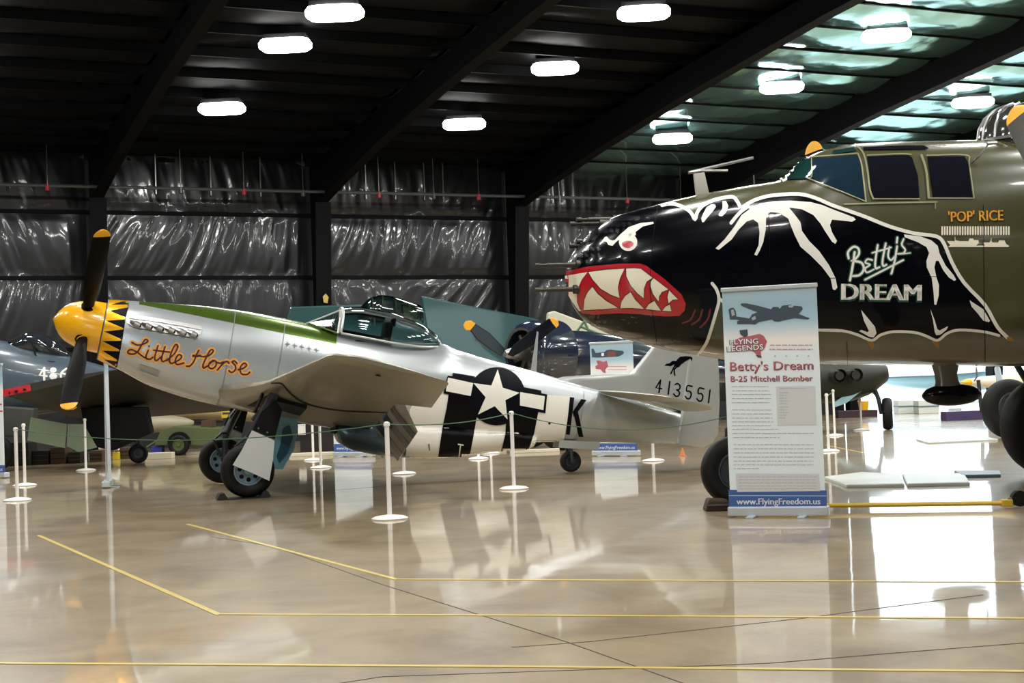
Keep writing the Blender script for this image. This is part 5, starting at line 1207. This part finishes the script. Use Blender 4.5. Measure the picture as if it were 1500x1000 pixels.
yb = empty('carton', Vector((0, 0, 0))); cr_ = at(333, 612, ground(334, 661).y+.25); zt_ = at(334, 612, ground(334, 661).y).z
yb.location = Vector((cr_.x, cr_.y, zt_+.002)); MB().box((0, 0, .11), (.22, .3, .22)).build('body', M['yellow_crate'], yb, smooth=0, bev=.005); MB().box((0, -.152, .11), (.18, .004, .05)).build('label_strip', M['brown'], yb, smooth=0); tag(yb, 'yellow carton on the crate right of the green trailer', 'box')
gx('low_bench', 212, 252, 663, 673, .3, M['curb'], 'low cream plank on the floor behind the dark tail wheel', 'plank')
gx('low_bench', 272, 300, 661, 666, .2, M['curb'], 'short cream plank under the green trailer', 'plank')
gx('storage_bin', 222, 237, 653, 668, .3, M['blue_box'], 'small blue bin in front of the green trailer', 'bin')
for x0, x1, yt, yb_, m, lab in ((8, 42, 648, 683, 'dark_crate', 'dark crate behind the two left stanchions'), (47, 71, 660, 681, 'dark_crate', 'low dark crate with shelves below the pale gear door'), (74, 96, 655, 680, 'brown', 'brown crate under the pale gear doors'), (100, 118, 662, 679, 'dark_crate', 'small dark crate left of the lone stanchion'),
                         (131, 150, 660, 677, 'brown', 'brown box right of the lone stanchion'), (176, 196, 655, 672, 'brown', 'brown box just left of the dark tail wheel')):
    r_, w__, z__ = gx('crate', x0, x1, yt, yb_, .6, M[m], lab, 'crate')
    for q in (.33, .66): MB().box((0, -.305, z__*q), (w__*.94, .015, .02)).build('slat', M['brown'] if m == 'dark_crate' else M['dark_crate'], r_, smooth=0)
gx('yellow_case', 165, 173, 662, 673, .2, M['yellow_crate'], 'small yellow case behind the edge-on banner', 'case')
hz_ = empty('floor_lamp', ground(163, 673)); tag(hz_, 'small white spotlight on the floor beside the edge-on banner', 'lamp')
MB().tube([Vector((-.25, -.1, .27)), Vector((.12, 0, .33)), Vector((.16, 0, .335))], [.05, .13, .14], 14).build('shade', M['pure_white'], hz_, smooth=50); MB().tube([Vector((-.15, 0, 0)), Vector((-.1, 0, .28))], .015, 8).tube([Vector((.1, 0, 0)), Vector((.05, 0, .30))], .015, 8).build('stand', M['pure_white'], hz_)
# right of the wheels
gx('cabinet', 440, 489, 612, 662, .6, M['dark_crate'], 'black cabinet behind the two stanchions right of the fighter wheels', 'cabinet')
gx('low_bench', 424, 545, 662, 669, .25, M['curb'], 'long low white kerb behind the two stanchions', 'plank')
gx('low_bench', 676, 742, 656, 662, .25, M['curb'], 'low white kerb beneath the black belly stripe', 'plank')
gx('low_bench', 747, 820, 658, 664, .25, M['curb'], 'low white kerb left of the tail wheel', 'plank')
ns = empty('notice_sheet', at(442, 629, ground(445, 662).y-.05)); MB().box((0, 0, 0), (.17, .01, .24)).build('sheet', M['white'], ns, smooth=0); MB().box((0, -.006, .09), (.13, .003, .015)).build('heading', M['ban_grey'], ns, smooth=0)
tag(ns, 'white paper sheet fixed to the black cabinet', 'notice')
cn = empty('traffic_cone', ground(1000, 668)); tag(cn, 'small orange cone on the floor beneath the silver rudder', 'cone')
MB().lathe([(.07, 0), (.07, .015), (.045, .015), (.01, .15), (0, .15)], 18).build('body', mat('cone_orange', 'c87a40', .5), cn, smooth=40)
mb_ = empty('shoe_covers', ground(973, 667)) if False else None

# --- things seen under the bomber
M['pallet_white'] = mat('pallet_white', 'd5d8d2', .4); M['slab_blue'] = mat('slab_blue', '5c7486', .45)
def slab(name, pts, h, m, label, cat='board'):
    P = [ground(*p) for p in pts]; c = sum(P, Vector())/len(P); r = empty(name, c)
    MB().prism([p-c for p in P], (0, 0, h)).build('deck', m, r, smooth=0, bev=.006)
    MB().prism([(p-c)*.96+Vector((0, 0, h)) for p in P], (0, 0, .004)).build('top_mat', m, r, smooth=0); tag(r, label, cat); return r
slab('floor_board', [(1207, 702), (1240, 714.5), (1325, 713), (1318, 698), (1262, 695)], .035, M['pallet_white'], 'white floor board nearest the tall banner under the bomber')
slab('floor_board', [(1329, 713), (1421, 711), (1412, 697), (1322, 697.5)], .035, M['pallet_white'], 'white floor board right of its neighbour under the bomber')
slab('floor_board', [(1398, 693), (1408, 700), (1466, 699), (1465, 693)], .035, M['slab_blue'], 'blue-grey floor board behind the white boards')
slab('floor_board', [(1342, 645), (1360, 650), (1462, 645), (1440, 641)], .03, M['pallet_white'], 'thin pale board far under the bomber left of the tyre')
tb = empty('tow_bar', ground(1300, 745)); tag(tb, 'long yellow tow bar lying on the floor behind the tall banner', 'tow bar')
A_ = ground(1082, 752)-tb.location; B_ = ground(1470, 744.5)-tb.location
M['tow'] = mat('tow_yellow', 'c9a62c', .4)
MB().tube([A_+Vector((0, .2, .05)), B_+Vector((0, 0, .05))], .022, 12).build('bar', M['tow'], tb)
MB().box(B_+Vector((.03, 0, .05)), (.10, .09, .07)).build('coupling_block', M['tow'], tb, smooth=0, bev=.01)
MB().tube([B_+Vector((.15, -.04, .09)), B_+Vector((.15, .04, .09))], .075, 18).build('tow_wheel', M['rubber'], tb)
MB().tube([B_+Vector((.05, 0, .08)), B_+Vector((.3, 0, .1))], .02, 8).build('tow_eye', M['steel'], tb)
ckk = empty('wheel_chock', ground(1050, 747)); tag(ckk, 'brown wooden chock at the bomber nose tyre left of the tall banner', 'chock')
MB().prism([(-.13, -.12, .0), (.16, -.12, 0), (.10, -.12, .11), (-.09, -.12, .12)], (0, .26, 0)).build('block', mat('chock_brown', '3d2c20', .7), ckk, smooth=0, bev=.02)
MB().tube([(-.12, -.14, .06), (.14, -.14, .06)], .014, 8).build('chock_handle', M['gun'], ckk)

EM = vframe(1250, 560, 35, .1); ea = empty('parked_aircraft'); ea.matrix_world = EM; EI = EM.inverted()
tag(ea, 'dark twin-exhaust aircraft seen under the bomber right of the tall banner', 'aircraft')
bg_loft(EM, [(1120, 530, 575), (1180, 528, 588), (1225, 528, 590), (1265, 530, 580), (1295, 534, 560)], [.5, .7, .75, .6, .3], n=24).build('fuselage', mat('grimy_olive', '24251e', .5, spec=.3), ea, smooth=60)
for q in ((1231, 550), (1255, 549)):
    p = EI @ at(*q, 33.8); MB().tube([p, p+Vector((0, .4, 0))], .15, 18, caps=False).tube([p+Vector((0, .05, 0)), p+Vector((0, .3, 0))], .10, 14).build('exhaust_nozzle', M['gun'], ea)
c_ = ground(1301, 629); c_.z = .37; c_ = EI @ c_
wheel(ea, c_, (1, -.35, 0), .37, .24, mh=M['gear_grey'], holes=0)
MB().tube([c_+Vector((-.14, 0, 0)), c_+Vector((-.2, 0, .35)), EI @ at(1272, 545, 35)], .05, 10).tube([c_+Vector((-.2, 0, .4)), EI @ at(1262, 560, 35)], .03, 8).build('gear_leg', M['gear_grey'], ea)
MB().prism([EI @ at(*p, 34.4) for p in ((1222, 590), (1262, 560), (1270, 566), (1240, 590), (1224, 596))], (0, .1, 0)).build('gear_door', M['light_blue'], ea, smooth=0)
GM = vframe(1400, 560, 40, .1); ga = empty('parked_aircraft'); ga.matrix_world = GM; GI = GM.inverted()
tag(ga, 'white aircraft with yellow-nosed tip tank and black tyre at the right edge', 'aircraft')
M['pale_blue'] = mat('pale_blue', 'a8ccd8', .35, coat=.3)
bg_loft(GM, [(1478, 548, 560), (1500, 540, 574), (1560, 534, 580), (1700, 530, 580)], [.3, .5, .6, .6], n=24).build('fuselage', mat('wing_white', 'd9dcdd', .4), ga, smooth=60)
OM = vframe(1380, 560, 64, .1); oa = empty('parked_aircraft'); oa.matrix_world = OM; OI = OM.inverted()
tag(oa, 'pale blue and white aircraft outside the open door, behind the antenna pod', 'aircraft')
bg_loft(OM, [(1288, 553, 560), (1310, 550, 566), (1350, 547, 570), (1420, 543, 572), (1520, 540, 568), (1600, 540, 560)], [.2, .5, .75, .8, .6, .3], n=24).build('fuselage', M['pale_blue'], oa, smooth=60)
MB().prism([OI @ at(*p, 62) for p in ((1300, 548), (1385, 542), (1470, 538), (1470, 542), (1385, 549), (1302, 552))], (0, 2.0, 0)).build('wing', bpy.data.materials['wing_white'], oa, smooth=0, bev=.03)
for q in (1397, 1455):
    c_ = OI @ at(q, 560, 64); c_.z = .3; wheel(oa, c_, (0, -1, 0), .30, .2, mh=M['gear_grey'], holes=0); MB().tube([c_, c_+Vector((0, 0, .75))], .05, 8).build('gear_leg', M['pale_blue'], oa)
tk = bg_loft(GM, [(1409, 558.5, 560.5), (1420, 555, 564), (1440, 551, 567), (1470, 549, 568), (1530, 549, 568)], [.02, .10, .17, .19, .19], y=-2.5, n=24).build('tip_tank', mat('tank_cream', 'e3d9c4', .3), ga, smooth=60)
bg_loft(GM, [(1407, 559, 560.5), (1413, 556.2, 562.8), (1421, 554, 565)], [.02, .07, .115], y=-2.5, n=8).build('tank_nose', M['yellow'], tk, smooth=60)
c_ = ground(1480, 642); c_.z = .56; c_ = GI @ c_
wheel(ga, c_, (.2, -1, 0), .56, .32, mh=M['gear_grey'], holes=0)
MB().tube([c_+Vector((0, .2, 0)), GI @ at(1461, 540, 35)], .07, 10).tube([GI @ at(1438, 604, 36), GI @ at(1433, 556, 36)], .05, 8).build('gear_leg', M['gear_grey'], ga)
cart, w__, z__ = gx('tool_cart', 1228, 1286, 601, 612, .7, mat('cart_red', '2e1420', .6), 'dark red low cart with a yellow bucket on it', 'cart')
bk = empty('bucket', Vector((at(1265, 598, cart.location.y).x, cart.location.y, z__+.001))); tag(bk, 'yellow bucket on the dark red cart', 'bucket')
MB().lathe([(0, 0), (.13, 0), (.17, .26), (.175, .27), (.16, .27), (.12, .02), (0, .02)], 20).build('body', M['yellow'], bk, smooth=40); MB().tube([(-.17, 0, .25), (-.12, 0, .36), (0, 0, .40), (.12, 0, .36), (.17, 0, .25)], .008, 6).build('handle', M['steel'], bk)
gx('equipment_case', 1386, 1440, 602, 616, .5, mat('case_purple', '40345e', .5), 'dark purple equipment case under the black antenna pod', 'case')
for x0, x1, lab in ((1316, 1343, 'left one of two pale low trolleys by the open door'), (1346, 1376, 'right one of two pale low trolleys by the open door')):
    r_, w__, z__ = gx('trolley', x0, x1, 586, 606, .6, M['pallet_white'], lab, 'trolley'); MB().box((0, -.01, z__*.55), (w__*1.02, .62, .04)).build('shelf_edge', M['slab_blue'], r_, smooth=0)
# shell of a small mirrored marking board on the left column
mk = empty('column_tag', W(.02, 1.03, 3.95)); MB().prism([(-.06, 0, -.12), (.04, 0, -.15), (.08, 0, .02), (0, 0, .12), (-.08, 0, .04)], (0, .01, 0)).build('tag', mat('tag_yellow', 'cdb460', .5), mk, smooth=0)
tag(mk, 'small yellow tag on the dark column above the fighter windshield', 'tag')
